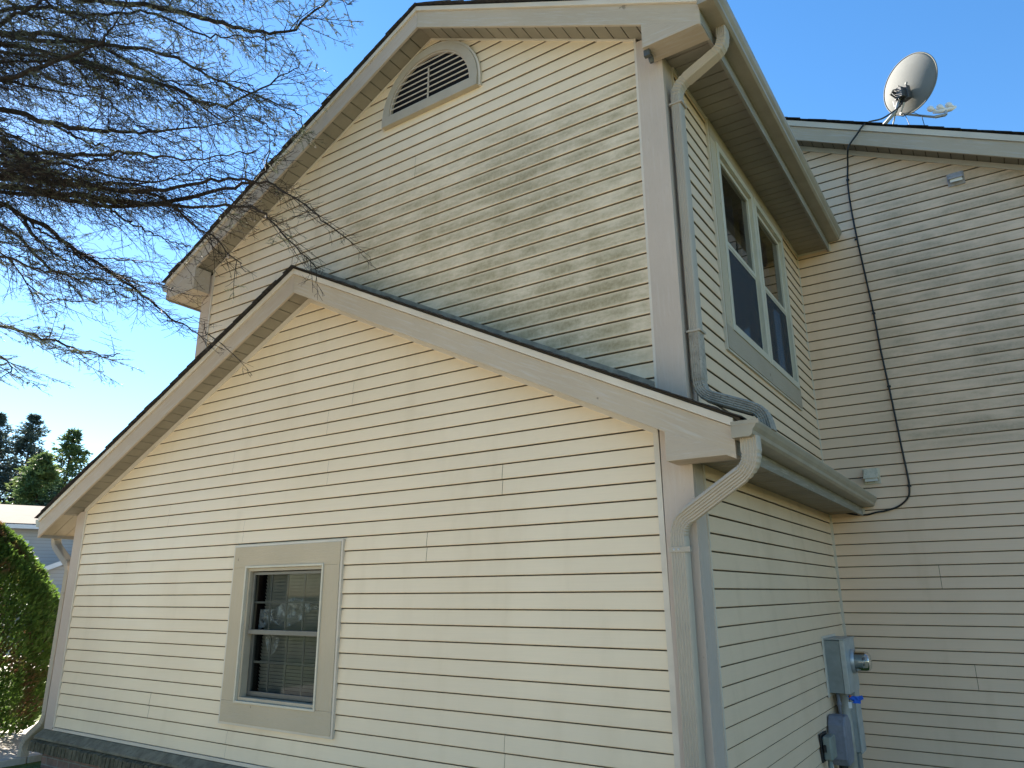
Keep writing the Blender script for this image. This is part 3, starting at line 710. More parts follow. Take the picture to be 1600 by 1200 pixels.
for i in range(8):
    z = cz+.012+i*.052; hw = math.sqrt(max(0, (r1-.012)**2-(z-cz)**2))
    mb = MB(); mb.box(cx-hw, cx+hw, -.042, -.034, z-.003, z+.003); mb.build('louver', M['trim'], V)
mb = MB(); mb.box(cx-.007, cx+.007, -.049, -.042, cz, cz+.30); mb.build('louver_rod', M['fascia'], V)

# --- wall exhaust hoods on the rear wing
def hood(x0, x1, z0, z1, m, lab):
    yb = D-.012
    mb = MB(); mb.box(x0, x1, yb-.008, yb, z0, z1); H = mb.build('exhaust_vent', m, house, bevel=.002, label=lab)
    mb = MB(); a, b = x0+.015, x1-.015; zt = z1-.012; zb = z0+.046; o = .070
    P_ = [(a, yb-.009, zt), (b, yb-.009, zt), (b-.006, yb-.03, zt), (a+.006, yb-.03, zt), (a-.004, yb-o, zb), (b+.004, yb-o, zb), (b, yb-.009, zb), (a, yb-.009, zb)]
    n = 0; mb.v.extend(P_)
    for f in ((0,1,2,3),(3,2,5,4),(0,3,4,7),(1,6,5,2)): mb.f.append(f)
    hh = mb.build('hood', m, H); md = hh.modifiers.new('thick', 'SOLIDIFY'); md.thickness = .003; md.offset = -1
    mb = MB(); mb.face([(a+.004, yb-.056, zb+.004), (b-.004, yb-.056, zb+.004), (b-.004, yb-.048, z0+.022), (a+.004, yb-.048, z0+.022)]); fl = mb.build('flap', M['white'], H)
    md = fl.modifiers.new('thick', 'SOLIDIFY'); md.thickness = .003
hood(.535, .682, .145, .292, M['ventb'], 'stained exhaust hood low on the rear wall')
hood(1.640, 1.782, 2.925, 3.058, M['ventm'], 'grey exhaust hood high on the rear wall')

# --- brick base with rowlock ledge
mb = MB(); mb.box(-6.50, WX, -.012, .06, -2.45, -2.20); mb.box(WX-.05, WX-.001, .0, D, -2.6, -2.501)
normals_out(mb.build('brick_base', M['brick'], house))
bb = house.children[-1]
mb = MB(); x = -6.56
while x < WX:
    j = R.uniform(-.004, .004); c = x+.028; z = -2.125
    P_ = [(-.006, -2.225), (-.128+j, -2.240+j*.5), (-.122+j, -2.158+j), (-.006, -2.112)]
    mb.prism(P_, x, x+.054, lambda u, w, t: (t, u, w)); x += .0635
normals_out(mb.build('rowlock_course', M['ledge'], bb, bevel=.004))
mb = MB(); mb.prism([(-.004, -2.226), (-.112, -2.226), (-.108, -2.170), (-.004, -2.120)], -6.555, WX, lambda u, w, t: (t, u, w)); normals_out(mb.build('mortar_bed', M['backing'], bb))
mb = MB(); mb.prism([(.0, -2.110), (-.098, -2.136), (-.096, -2.120), (-.02, -2.066), (.0, -2.066)], -6.545, WX+.01, lambda u, w, t: (t, u, w)); normals_out(mb.build('stone_cap', M['ledge_cap'], bb))
mb = MB(); mb.box(-6.352, .0, -.020, -.001, -2.060, -2.036); mb.build('starter_strip', M['trim'], house)

# ------------------------------------------------------------------ satellite dish on the rear roof
T = thing('satellite_dish', (1.05, 3.75, 3.72), 'grey satellite dish with three white receivers, on the rear roof', 'satellite dish')
dc = Vector((1.476, 3.82, 4.305)); ax = Vector((.70, -.36, .50)).normalized()   # direction the bowl faces
ax = Vector((.552, .837, .070)).normalized()
a_ = ax.cross(Vector((0, 0, 1))).normalized(); b_2 = a_.cross(ax).normalized()
mb = MB(); seg = 64; rings = 14; ra, rb = .312, .312; n0 = 0
for i in range(rings+1):
    r = i/rings
    for j in range(seg):
        t = 2*math.pi*j/seg; mb.v.append((dc+a_*ra*r*math.cos(t)+b_2*rb*r*math.sin(t)+ax*(-.055+.055*r*r))[:])
for i in range(rings):
    for j in range(seg): k = (j+1) % seg; mb.f.append((i*seg+j, (i+1)*seg+j, (i+1)*seg+k, i*seg+k))
dsh = mb.build('reflector', M['dish'], T, smooth=True); md = dsh.modifiers.new('thick', 'SOLIDIFY'); md.thickness = .004
mb = MB(); mb.tube([(dc+a_*ra*math.cos(t*math.pi/32)+b_2*rb*math.sin(t*math.pi/32))[:] for t in range(65)], .0065, 8, False); mb.build('rim', M['dish'], dsh, smooth=True)
bk = dc-ax*.085-b_2*.13-a_*.03
mb = MB(); rotm = Matrix((a_, ax, b_2)).transposed()
mb.box(-.07,.07,-.035,.02,-.075,.075, rotm, (0,0,0)); mb.box(-.045,.045,-.09,-.03,-.05,.06, rotm, (0,0,0)); mb.box(-.095,-.055,-.06,.0,-.10,-.02, rotm, (0,0,0))
mb.v = [tuple(Vector(v)+bk) for v in mb.v]; mb.build('back_bracket', M['bracket'], T, bevel=.004)
mb = MB()
for i in range(16):
    p = bk+Vector((R.uniform(-.07,.07), R.uniform(-.05,.05), R.uniform(-.06,.08)))-ax*.05; q = bk+Vector((R.uniform(-.06,.06), 0, R.uniform(-.12,.0)))-ax*.04
    mid = (p+q)/2-ax*.05+Vector((R.uniform(-.03,.03), 0, R.uniform(0,.05))); mb.tube([p, (p+mid)/2+Vector((0,0,.015)), mid, (mid+q)/2, q], .0045, 6)
mb.build('cable_loops', M['black'], T, smooth=True)
foot = Vector((1.06, 3.72, 3.755)); mt = Vector((1.315, 3.78, 4.02))
mb = MB(); mb.tube([foot, mt, bk-ax*.05], .019, 14); mb.build('mast', M['galv'], T, smooth=True)
mb = MB(); rs_ = Matrix.Rotation(math.atan(BS), 3, 'Y'); mb.box(-.075,.075,-.06,.06,-.006,.006, rs_, (0,0,0)); mb.v = [tuple(Vector(v)+foot+Vector((0,0,-.005))) for v in mb.v]; mb.build('foot_plate', M['galv'], T)
for dx in (-.11, .10):
    mb = MB(); mb.tube([mt, foot+Vector((dx, .24, -.0-dx*BS))], .008, 8); mb.build('brace', M['galv'], T)
a0 = Vector((1.35, 3.80, 3.985)); a1 = Vector((1.64, 3.83, 3.842)); a2 = Vector((1.735, 3.84, 3.835)); a3 = Vector((1.745, 3.84, 3.885))
mb = MB(); mb.tube([bk-ax*.02-b_2*.09, a0, a1], .014, 4); mb.tube([a1, a2], .017, 8); mb.tube([a2, a3], .016, 8); mb.build('feed_arm', M['galv'], T)
mb = MB(); mb.tube([Vector((1.63,3.83,3.905)), Vector((1.70,3.84,3.892)), Vector((1.79,3.85,3.888)), Vector((1.835,3.86,3.905))], [.016,.024,.024,.012], 10); mb.build('receiver_bar', M['lnb'], T, smooth=True)
for p in ((1.618,3.82,3.942),(1.700,3.83,3.932),(1.778,3.84,3.930)):
    mb = MB(); mb.lathe([(0,.036),(.014,.034),(.026,.024),(.031,.006),(.029,-.010),(.018,-.028),(.015,-.05),(0,-.05)], p, Vector((-.55,-.1,.5)), 18); mb.build('receiver', M['lnb'], T, smooth=True)
mb = MB(); mb.tube([a0+Vector((.02,-.01,-.02)), (1.39,3.77,3.925), (1.41,3.74,3.80), (1.43,3.72,3.62)], .0035, 6); mb.tube([a0+Vector((.08,-.01,-.03)), (1.47,3.77,3.93), (1.53,3.75,3.85), (1.55,3.72,3.56)], .0035, 6)
mb.tube([bk, (1.30,3.76,3.96), (1.37,3.77,3.925), (1.44,3.78,3.955)], .0035, 6); mb.build('loose_wire', M['black'], T, smooth=True)

# ------------------------------------------------------------------ black cable down the rear wall
def smoothpath(pts, n=8):
    P_ = [Vector(p) for p in pts]; out = []
    for i in range(len(P_)-1):
        p0, p1, p2, p3 = P_[max(i-1, 0)], P_[i], P_[i+1], P_[min(i+2, len(P_)-1)]
        for j in range(n):
            t = j/n; out.append(.5*((2*p1)+(-p0+p2)*t+(2*p0-5*p1+4*p2-p3)*t*t+(-p0+3*p1-3*p2+p3)*t**3))
    out.append(P_[-1]); return out
yc = D-.026
cp = [tuple(bk-ax*.03), (1.36,3.72,4.03), (1.20,3.60,3.875), (1.08,3.46,3.795), (1.025,3.395,3.74), (.95,3.40,3.66), (.865,3.405,3.565), (.838,3.44,3.505), (.805,yc,3.47), (.778,yc,3.25), (.776,yc,2.95), (.790,yc,2.58), (.815,yc,2.15), (.834,yc,1.80), (.845,yc,1.45), (.862,yc,1.146), (.880,yc,.80), (.893,yc,.50), (.906,yc,.24), (.908,yc,.10), (.885,yc,.0), (.800,yc,-.074), (.69,yc,-.108), (.606,yc,-.118), (.52,yc,-.135), (.414,yc,-.125), (.32,yc,-.10), (.24,yc,-.095)]
mb = MB(); mb.tube(smoothpath(cp, 7), .0088, 8); cab = mb.build('coax_cable', M['black'], None, smooth=True)
tag(cab, 'black coaxial cable running from the roof dish down the rear wall', 'cable')
mb = MB()
for (x, z) in ((.834,1.80),(.779,2.62),(.868,1.05),(.908,.10),(.70,-.104),(.783,3.30)): mb.box(x-.014, x+.016, yc-.010, yc+.012, z-.007, z+.007)
mb.build('cable_clip', M['black'], cab)

# ------------------------------------------------------------------ electric meter and boxes on the side wall
xw = WX+.014
E_ = thing('electric_meter', (xw, 2.95, -2.4), 'grey electric meter enclosure with round glass dial on the side wall', 'electric meter')
mb = MB(); mb.box(xw, xw+.115, 2.72, 3.14, -1.60, -1.20); mb.build('enclosure', M['meter'], E_, bevel=.004)
mb = MB(); mb.box(xw+.116, xw+.155, 2.715, 3.145, -1.602, -1.196); mb.build('cover', M['meter_lt'], E_, bevel=.004)
mb = MB(); mb.box(xw-.004, xw+.002, 2.66, 3.2, -1.63, -1.17); mb.build('mounting_plate', M['trim'], E_)
mb = MB(); mb.box(xw+.0, xw+.16, 2.71, 3.15, -1.1955, -1.188); mb.build('rain_lip', M['meter_lt'], E_)
mc = (xw+.156, 2.95, -1.37)
mb = MB(); mb.lathe([(.095,0),(.095,.022),(.084,.026),(.084,.03)], mc, (1,0,0), 32); mb.build('socket_ring', M['galv'], E_, smooth=True)
mb = MB(); mb.lathe([(.078,.0),(.078,.10),(.074,.125),(.055,.14),(0,.145)], mc, (1,0,0), 32); mb.build('glass_cover', M['meterglass'], E_, smooth=True)
mb = MB(); mb.lathe([(.066,.0),(.066,.085),(0,.085)], mc, (1,0,0), 32); mb.build('meter_body', M['meter_lt'], E_)
mb = MB()
for i in range(5): mb.lathe([(.011,.0),(.011,.004),(0,.004)], (mc[0]+.086, mc[1]-.042+i*.021, mc[2]+.02), (1,0,0), 12)
mb.box(mc[0]+.086, mc[0]+.088, mc[1]-.03, mc[1]+.03, mc[2]-.035, mc[2]-.018); mb.build('dial', M['sash'], E_)
mb = MB(); mb.tube([(xw+.05,2.78,-1.60),(xw+.05,2.78,-1.78)], .013, 12); mb.tube([(xw+.05,2.78,-1.67),(xw+.05,2.78,-1.70)], .018, 12); mb.build('conduit', M['pvc'], E_, smooth=True)
mb = MB(); mb.tube([(xw+.07,2.88,-1.60),(xw+.07,2.88,-2.42)], .045, 18); mb.build('conduit', M['pvc_t'], E_, smooth=True)
mb = MB(); mb.box(xw+.0, xw+.135, 2.95, 3.12, -2.06, -1.602); mb.box(xw+.136, xw+.150, 2.945, 3.125, -2.065, -1.602); mb.build('cable_trough', M['meter_lt'], E_, bevel=.003)
mb = MB(); mb.box(xw+.01, xw+.115, 2.97, 3.10, -2.45, -2.066); mb.build('lower_duct', M['meter'], E_)
B2 = thing('conduit_box', (xw, 2.62, -2.42), 'smooth purple-grey plastic conduit box below the meter', 'junction box')
mb = MB(); mb.prism([(2.50,-1.80),(2.56,-1.745),(2.68,-1.745),(2.75,-1.80),(2.75,-2.04),(2.70,-2.09),(2.53,-2.09),(2.50,-2.04)], xw, xw+.125, lambda u, w, t: (t, u, w)); normals_out(mb.build('housing', M['pvc'], B2, bevel=.012))
mb = MB(); mb.tube([(xw+.06,2.60,-2.09),(xw+.06,2.60,-2.42)], .03, 12); mb.tube([(xw+.06,2.68,-2.09),(xw+.06,2.68,-2.42)], .022, 12); mb.build('conduit', M['black'], B2)
B3 = thing('telephone_box', (xw, 2.3, -2.42), 'small olive-grey utility box left of the conduit box', 'utility box')
mb = MB(); mb.box(xw+.012, xw+.075, 2.22, 2.39, -2.005, -1.845); mb.build('housing', M['telbox'], B3, bevel=.014)
mb = MB(); mb.box(xw+.0, xw+.012, 2.20, 2.41, -2.02, -1.83); mb.box(xw+.02, xw+.04, 2.205, 2.219, -1.95, -1.90); mb.build('back_plate', M['black'], B3, bevel=.003)
mb = MB(); mb.tube(smoothpath([(xw+.04,2.32,-2.0),(xw+.045,2.34,-2.10),(xw+.03,2.42,-2.2),(xw+.02,2.45,-2.42)], 5), .005, 6); mb.build('wire', M['white'], B3, smooth=True)
mb = MB(); mb.tube([(xw+.04,2.28,-2.0),(xw+.04,2.28,-2.42)], .016, 10); mb.build('conduit', M['telbox'], B3, smooth=True)
B4 = thing('seal_tag', (xw+.155, 2.74, -1.66), 'bright blue plastic seal tags hanging under the meter', 'tag')
mb = MB()
for i in range(4): mb.box(-.03,.03,-.003,.003,-.014,.014, Matrix.Rotation(R.uniform(-.8,.8),3,'Y')@Matrix.Rotation(R.uniform(-.7,.7),3,'Z'), (0,0,0)); mb.v[-8:] = [tuple(Vector(v)+Vector((xw+.17+R.uniform(-.015,.02)+i*.014, 2.71, -1.625-.012*(i % 3)))) for v in mb.v[-8:]]
mb.build('blue_tag', M['blue'], B4)
mb = MB(); mb.box(xw+.135, xw+.160, 2.695, 2.701, -1.70, -1.655); mb.build('paper_tag', M['white'], B4)
mb = MB(); mb.box(xw+.150, xw+.165, 2.695, 2.705, -1.622, -1.605); mb.build('orange_seal', M['orange'], B4)
mb = MB(); mb.tube([(xw+.145,2.705,-1.60),(xw+.147,2.70,-1.63),(xw+.147,2.70,-1.66)], .003, 5); mb.build('wire', M['black'], B4)

# ------------------------------------------------------------------ overhanging spruce
ST = thing('spruce_tree', (-7.2, -3.0, -2.4), 'sparse spruce whose bare drooping boughs overhang the house from the left', 'tree')
mb = MB(); tp = [(-7.2+.05*math.sin(i), -3.0+.04*math.cos(i*1.3), -2.5+i*1.1) for i in range(14)]
mb.tube(tp, [.24-.016*i for i in range(14)], 14); mb.build('trunk', M['bark'], ST, smooth=True)
LIMBS = [
(.040,.2,[(-6.26,-3.08,2.07),(-5.29,-2.35,2.39),(-4.68,-1.9,2.34),(-4.12,-1.57,2.23),(-3.59,-1.3,2.11),(-3.01,-1.07,2.13),(-2.65,-.96,2.19),(-2.57,-.95,2.47)]),
(.034,.3,[(-6.27,-3.16,2.48),(-5.09,-2.51,2.92),(-4.38,-2.1,2.8),(-3.86,-1.79,2.62),(-3.5,-1.61,2.54),(-3.13,-1.45,2.51),(-2.55,-1.24,2.48)]),
(.030,.1,[(-6.26,-3.08,2.07),(-5.21,-2.39,2.51),(-4.56,-1.96,2.37),(-4.03,-1.65,2.25),(-3.37,-1.33,2.09),(-3.07,-1.19,1.83),(-2.66,-1.04,1.46)]),
(.026,.0,[(-6.25,-3.03,1.82),(-5.25,-2.37,2.42),(-4.61,-1.9,2.16),(-4.32,-1.72,1.98),(-3.97,-1.5,1.69),(-3.69,-1.35,1.49),(-3.41,-1.22,1.26),(-3.13,-1.1,1.05),(-2.93,-1.03,.96)]),
(.034,.3,[(-6.28,-3.27,3.01),(-4.82,-2.45,3.26),(-4.35,-2.23,3.5),(-4.06,-2.08,3.69),(-3.78,-1.95,3.95)]),
(.030,.5,[(-6.28,-3.3,3.17),(-5.16,-2.59,3.5),(-4.41,-2.14,3.51),(-4.05,-1.92,3.46),(-3.78,-1.76,3.35),(-3.4,-1.55,3.09),(-3.17,-1.44,2.95),(-2.52,-1.19,2.81)]),
(.028,.4,[(-6.27,-3.22,2.74),(-4.66,-2.43,2.84),(-3.91,-2.11,2.94),(-3.45,-1.89,3.1),(-3.37,-1.86,3.21),(-3.24,-1.82,3.45)]),
(.036,.9,[(-6.28,-3.39,3.6),(-5.21,-2.45,4.02),(-4.46,-1.9,4.11),(-4.13,-1.68,4.04),(-3.56,-1.37,3.89),(-3.15,-1.17,3.71),(-2.84,-1.04,3.55),(-2.52,-.93,3.47),(-2.17,-.84,3.66),(-1.96,-.79,3.54)]),
(.024,.7,[(-6.28,-3.3,3.4),(-5.07,-2.63,3.55),(-4.07,-2.05,3.35),(-3.51,-1.74,3.24),(-3.1,-1.54,3.09),(-2.7,-1.37,2.81),(-2.24,-1.22,2.52),(-1.99,-1.15,2.34)]),
(.020,.05,[(-5.2,-2.3,2.45),(-3.96,-1.68,2.22),(-3.41,-1.41,2.1),(-2.88,-1.2,2.11),(-2.48,-1.08,2.03),(-2.13,-.98,1.8),(-1.88,-.93,1.57)]),
(.022,.15,[(-6.2,-2.9,2.3),(-4.58,-1.92,2.24),(-3.87,-1.52,2.09),(-3.11,-1.19,1.99),(-2.61,-1.02,1.89),(-2.35,-.94,1.65),(-2.05,-.86,1.32)]),
(.022,.9,[(-6.9,-3.0,.85),(-6.23,-2.85,.92),(-4.98,-2.23,1.26),(-4.23,-1.87,1.06),(-3.88,-1.68,.94),(-3.52,-1.51,.8),(-3.34,-1.44,.78)]),
(.018,.8,[(-6.9,-3.0,.70),(-6.22,-2.81,.73),(-4.8,-2.23,.92),(-3.95,-1.93,.75),(-3.86,-1.87,.62)]),
(.024,.3,[(-6.26,-3.11,2.22),(-4.95,-2.49,2.59),(-4.16,-2.11,2.36),(-3.57,-1.8,2.26),(-3.18,-1.63,2.23),(-2.74,-1.45,2.11),(-2.23,-1.3,2.07)]),
(.026,.6,[(-6.28,-3.34,3.33),(-5.04,-2.43,3.56),(-4.14,-1.83,3.37),(-3.33,-1.39,3.02),(-2.93,-1.21,2.78),(-2.5,-1.07,2.88),(-2.23,-1.0,2.98)]),
(.022,.3,[(-6.26,-3.11,2.22),(-5.06,-2.35,2.03),(-4.34,-1.96,1.87),(-3.95,-1.72,1.49),(-3.56,-1.53,1.36),(-3.22,-1.38,1.26)]),
(.020,.6,[(-6.26,-3.07,2.02),(-4.88,-2.37,1.8),(-4.06,-2.01,1.51),(-3.73,-1.84,1.37),(-3.36,-1.67,1.31)]),
]
def jit(p, s): return (p[0]+R.uniform(-s, s), p[1]+R.uniform(-s, s), p[2]+R.uniform(-s, s))
extra = []
for base_i, dz, n in ((0,.30,1),(1,.30,1),(4,.35,1),(5,-.30,1),(7,.40,1),(7,-.25,1),(8,-.28,1),(13,-.22,1),(2,.12,1),(15,-.2,1),(15,.22,1),(16,.22,1),(10,.22,1)):
    r_, f_2, P_ = LIMBS[base_i]; o = R.uniform(-.16, .16); oy = R.uniform(-.35, .1)
    L_ = max(4, len(P_)-R.randint(0, 2))
    extra.append((r_*.6, min(1, f_2+.1), [(p[0]+o*(i/len(P_)), p[1]+oy*(i/len(P_))+R.uniform(-.06,.06), p[2]+dz*.9*(1-.25*i/len(P_))+R.uniform(-.05,.05)) for i, p in enumerate(P_[:L_])]))
# drooping side boughs sweeping down to the right
for k in range(64):
    r_, f_2, P_ = LIMBS[R.choice((4,5,6,7,7,8,8,14,14,1,1,0,13,3))]; i = R.randint(1, max(1, len(P_)-3)); p = Vector(P_[i]).lerp(Vector(P_[i+1]), R.random())
    L_ = R.uniform(.65, 1.35); d = Vector((R.uniform(.45, .95), R.uniform(.05, .45), R.uniform(-.95, -.45))).normalized(); pts_ = [tuple(p)]
    for q in range(6):
        p = p+d*L_/6; d = (d+Vector((.05, .03, .09))+Vector((R.gauss(0,.05), R.gauss(0,.05), R.gauss(0,.05)))).normalized(); pts_.append(tuple(p))
    if p.x < -3.15 and pts_[3][0] < -3.3: extra.append((R.uniform(.008, .014), f_2*.8, pts_))
TR = (-7.2, -3.0)
def tuft(nb, p, d, L, dens):
    n = int(L*dens*1.25); d = d.normalized()
    for _ in range(n):
        q = p+d*R.uniform(0, L); r = Vector((R.gauss(0,1), R.gauss(0,1), R.gauss(0,1)+.3)); r -= d*r.dot(d)
        if r.length < .01: continue
        r.normalize(); e = (d*R.uniform(.5, 1.0)+r).normalized()*R.uniform(.012, .022); s_ = d.cross(r)*.0013
        nb.face([q-s_, q+s_, q+e])
def bough(r0, fol, pts):
    path = smoothpath(pts, 6); n = len(path); mb = MB(); nb = MB()
    path = [p+Vector((R.gauss(0,1), R.gauss(0,1), R.gauss(0,1)))*.008 for p in path]
    mb.tube(path, [max(.004, r0*(1-i/n)**.8) for i in range(n)], 7)
    acc = 0
    total = sum((path[i+1]-path[i]).length for i in range(n-1)); run = 0; nxt = .35
    while nxt < total:
        # locate point
        run = 0
        for i in range(n-1):
            l = (path[i+1]-path[i]).length
            if run+l >= nxt: break
            run += l
        t = (nxt-run)/max(l, 1e-6); p = path[i].lerp(path[i+1], min(1, t)); d = (path[i+1]-path[i]).normalized(); frac = nxt/total
        nxt += R.uniform(.030, .066)
        sgn = R.choice((-1, 1)); lat = d.cross(Vector((0, 0, 1))).normalized()*sgn
        ang = R.uniform(.5, 1.15); v = (d*math.cos(ang)+lat*math.sin(ang)+Vector((0, 0, R.uniform(-.45, .18)))).normalized()
        L = R.uniform(.28, .95)*(1-.5*frac)
        if R.random() < .18: v = (d*.5+Vector((R.uniform(-.2,.2), R.uniform(-.2,.2), -1))).normalized(); L *= .7
        m_ = max(4, int(L/.07)); q = p.copy(); sp = [q.copy()]; bend = Vector((R.uniform(-.12,.12), R.uniform(-.12,.12), R.uniform(-.03,.16)))
        for k in range(m_):
            v = (v+bend*.5/m_*2+Vector((R.gauss(0,.05), R.gauss(0,.05), R.gauss(0,.05)))).normalized(); q = q+v*(L/m_); sp.append(q.copy())
        rr = .0022+.0045*L*r0/.03
        mb.tube(sp, [max(.0013, rr*(1-.75*k/len(sp))) for k in range(len(sp))], 3, False)
        leafy = R.random() < fol
        # tertiary twigs
        s_ = R.uniform(.03, .06); flip = 1
        while s_ < L:
            k = min(int(s_/L*m_), m_-1); o = sp[k].lerp(sp[k+1], s_/L*m_-k); dd = (sp[k+1]-sp[k]).normalized()
            la = dd.cross(Vector((R.uniform(-.3,.3), R.uniform(-.3,.3), 1))).normalized()*flip; flip = -flip
            w = (dd*R.uniform(.4, 1.0)+la+Vector((0, 0, R.uniform(-.6, .25)))).normalized(); l2 = R.uniform(.05, .20)*(1-.4*s_/L)
            mid = o+w*l2*.5+Vector((R.gauss(0,.006), R.gauss(0,.006), R.gauss(0,.006))); e = o+w*l2+Vector((0, 0, R.uniform(-.01, .025)))
            mb.tube([o, mid, e], [.0018, .0015, .0010], 3, False)
            if l2 > .09 and R.random() < .7:
                for z_ in (.4, .7):
                    oo = o.lerp(e, z_); w2 = (w+Vector((R.gauss(0,.7), R.gauss(0,.7), R.gauss(0,.5)))).normalized(); mb.tube([oo, oo+w2*R.uniform(.02,.06)], [.0013, .0009], 3, False)
            if leafy and R.random() < .75: tuft(nb, o+w*l2*.15, w, l2*.95, 330)
            s_ += R.uniform(.028, .062)
        if leafy: tuft(nb, sp[-2], v, L/m_*1.3, 380)
    br_ = mb.build('branch', M['twig'], ST, smooth=False)
    if nb.f: nb.build('needles', M['needle'], br_)
for r_, f_2, P_ in LIMBS+extra:
    P2 = [(TR[0], TR[1], P_[0][2]-.15)]+list(P_) if P_[0][0] < -6 else list(P_)
    bough(r_, f_2, P2)
# upper crown, out of the photograph but part of the tree
mb = MB(); nb = MB()
for i in range(60):
    h = R.uniform(4.5, 11.5); a = R.uniform(0, 6.28); L = (12.3-h)*.33+.3; p0 = Vector((-7.2, -3.0, h)); d = Vector((math.cos(a), math.sin(a), -.12))
    pts_ = [p0+d*L*t+Vector((0, 0, -.25*math.sin(t*3)*L*.3)) for t in (0,.25,.5,.75,1)]
    mb.tube(pts_, [.03,.024,.017,.01,.004], 5)
    for k in range(26):
        t = R.uniform(.2, 1); q = p0+d*L*t+Vector((0, 0, -.25*math.sin(t*3)*L*.3)); e = Vector((R.gauss(0,1), R.gauss(0,1), R.gauss(0,.5)-.2)).normalized()*R.uniform(.15,.45)
        mb.tube([q, q+e], [.004, .002], 3, False)
        for _ in range(14): o = q+e*R.random(); r_ = Vector((R.gauss(0,1), R.gauss(0,1), R.gauss(0,1))).normalized()*.06; s_ = r_.cross(e).normalized()*.006; nb.face([o-s_, o+s_, o+r_])
mb.build('crown_branches', M['twig'], ST); nb.build('crown', M['needle'], ST)

# ------------------------------------------------------------------ background: shrub, conifers, neighbour
def ray_pt(az, dist, z=-2.4): return Vector((CAM.x+az[0]*dist, CAM.y+az[1]*dist, z))
def shrub(loc, h, r, label):
    T_ = thing('arborvitae_shrub', loc, label, 'shrub'); L = Vector(loc); nb = MB(); N0 = 46000
    for _ in range(N0):
        t = R.random()**.85; a = R.uniform(0, 2*math.pi); zz = .12+t*(h-.12)
        prof = (math.sin(math.pi*min(1, (t*.80+.20)))**.75) if t > .35 else (.80+.2*math.sin(t/.35*1.57))
        lump = 1+.16*noise.noise(Vector((math.cos(a)*1.8, math.sin(a)*1.8, zz*2.0)))+.07*noise.noise(Vector((math.cos(a)*6, math.sin(a)*6, zz*6)))
        rr = r*prof*lump*(1-.30*R.random()**2.0)
        p = L+Vector((math.cos(a)*rr, math.sin(a)*rr, zz)); o = Vector((math.cos(a), math.sin(a), .9)).normalized()
        d = (o+Vector((R.gauss(0,.35), R.gauss(0,.35), R.gauss(0,.3)))).normalized()*R.uniform(.04, .085); s_ = d.cross(Vector((R.gauss(0,1), R.gauss(0,1), R.gauss(0,1)))).normalized()*R.uniform(.009,.018)
        nb.face([p, p+d*.5+s_, p+d, p+d*.5-s_])
    nb.build('foliage', M['arbor'], T_)
    mb = MB()
    for i in range(70):
        a = R.uniform(0, 6.28); hh = R.uniform(.1, h*.75); rr = r*R.uniform(.3, .85)
        mb.tube([L+Vector((.05*math.cos(a), .05*math.sin(a), .0+hh*.1)), L+Vector((math.cos(a)*rr*.5, math.sin(a)*rr*.5, hh*.6)), L+Vector((math.cos(a)*rr, math.sin(a)*rr, hh))], [.02,.010,.004], 4)
    mb.tube([L, L+Vector((0,0,h*.8))], [.07,.02], 8); mb.build('stems', M['arbor_brown'], T_)
shrub(tuple(ray_pt((-.9365,.3506), 10.6, -2.40)), 2.45, .98, 'rounded cone-shaped arborvitae with brown patches, beside the driveway')
def conifer(name, loc, h, r, m, label, n=260, sparse=1.0, clump=.30, seed=1, group=None):
    T_ = thing(name, loc, label, 'tree', group); L = Vector(loc); mb = MB(); nb = MB(); rr_ = random.Random(seed)
    mb.tube([L, L+Vector((0,0,h*.5)), L+Vector((0,0,h*.99))], [h*.017, h*.010, .02], 8)
    for i in range(n):
        t = rr_.random()**.8; z = h*(.08+.91*t); a = rr_.uniform(0, 6.28); L2 = r*(1-t)**.75*rr_.uniform(.55, 1.12)+.12
        up_ = -.25+.6*t; d = Vector((math.cos(a), math.sin(a), up_*.8)); p0 = L+Vector((0, 0, z))
        mb.tube([p0, p0+d*L2*.6, p0+d*L2], [.045*(1-t)+.012, .02, .006], 3, False)
        k_ = int(8+26*L2/r)
        for _ in range(int(k_*sparse)):
            u = rr_.uniform(.18, 1.03); q = p0+d*L2*u+Vector((rr_.gauss(0,.12), rr_.gauss(0,.12), rr_.gauss(0,.10)-.08*u))*L2**.5
            for _ in range(4):
                e = (d*.8+Vector((rr_.gauss(0,.8), rr_.gauss(0,.8), rr_.gauss(0,.5)-.15))).normalized()*rr_.uniform(.5, 1.1)*clump; s_ = e.cross(Vector((rr_.gauss(0,1), rr_.gauss(0,1), rr_.gauss(0,1)))).normalized()*clump*.13
                nb.face([q, q+e*.45+s_, q+e, q+e*.45-s_])
    mb.build('trunk', M['bark'], T_); nb.build('crown', m, T_)
GR = 'conifers standing behind the neighbouring house'
conifer('fir_tree', tuple(ray_pt((-.938,.346), 62)), 14.2, 4.6, M['fir_dark'], 'dark fir at the left edge behind the neighbouring roof', 260, 1.0, .34, 3, GR)
conifer('fir_tree', tuple(ray_pt((-.925,.379), 60)), 13.9, 4.2, M['fir_dark'], 'dark pointed fir in the middle of the three conifers', 250, 1.0, .34, 4, GR)
conifer('pine_tree', tuple(ray_pt((-.909,.417), 54)), 12.0, 3.8, M['pine'], 'lighter green pine nearest the lower gable eave', 210, 1.0, .34, 9, GR)
conifer('pine_tree', tuple(ray_pt((-.919,.394), 50)), 9.6, 3.6, M['pine'], 'low yellow-green pine in front of the dark firs', 220, 1.2, .38, 12, GR)
conifer('fir_tree', tuple(ray_pt((-.947,.321), 58)), 11.5, 3.4, M['fir_dark'], 'dark fir beyond the left frame edge', 260, 1.1, .42, 15, GR)
conifer('fir_tree', tuple(ray_pt((-.897,.442), 58)), 9.5, 3.0, M['fir_dark'], 'dark fir hidden behind the lower gable eave', 260, 1.1, .42, 16, GR)

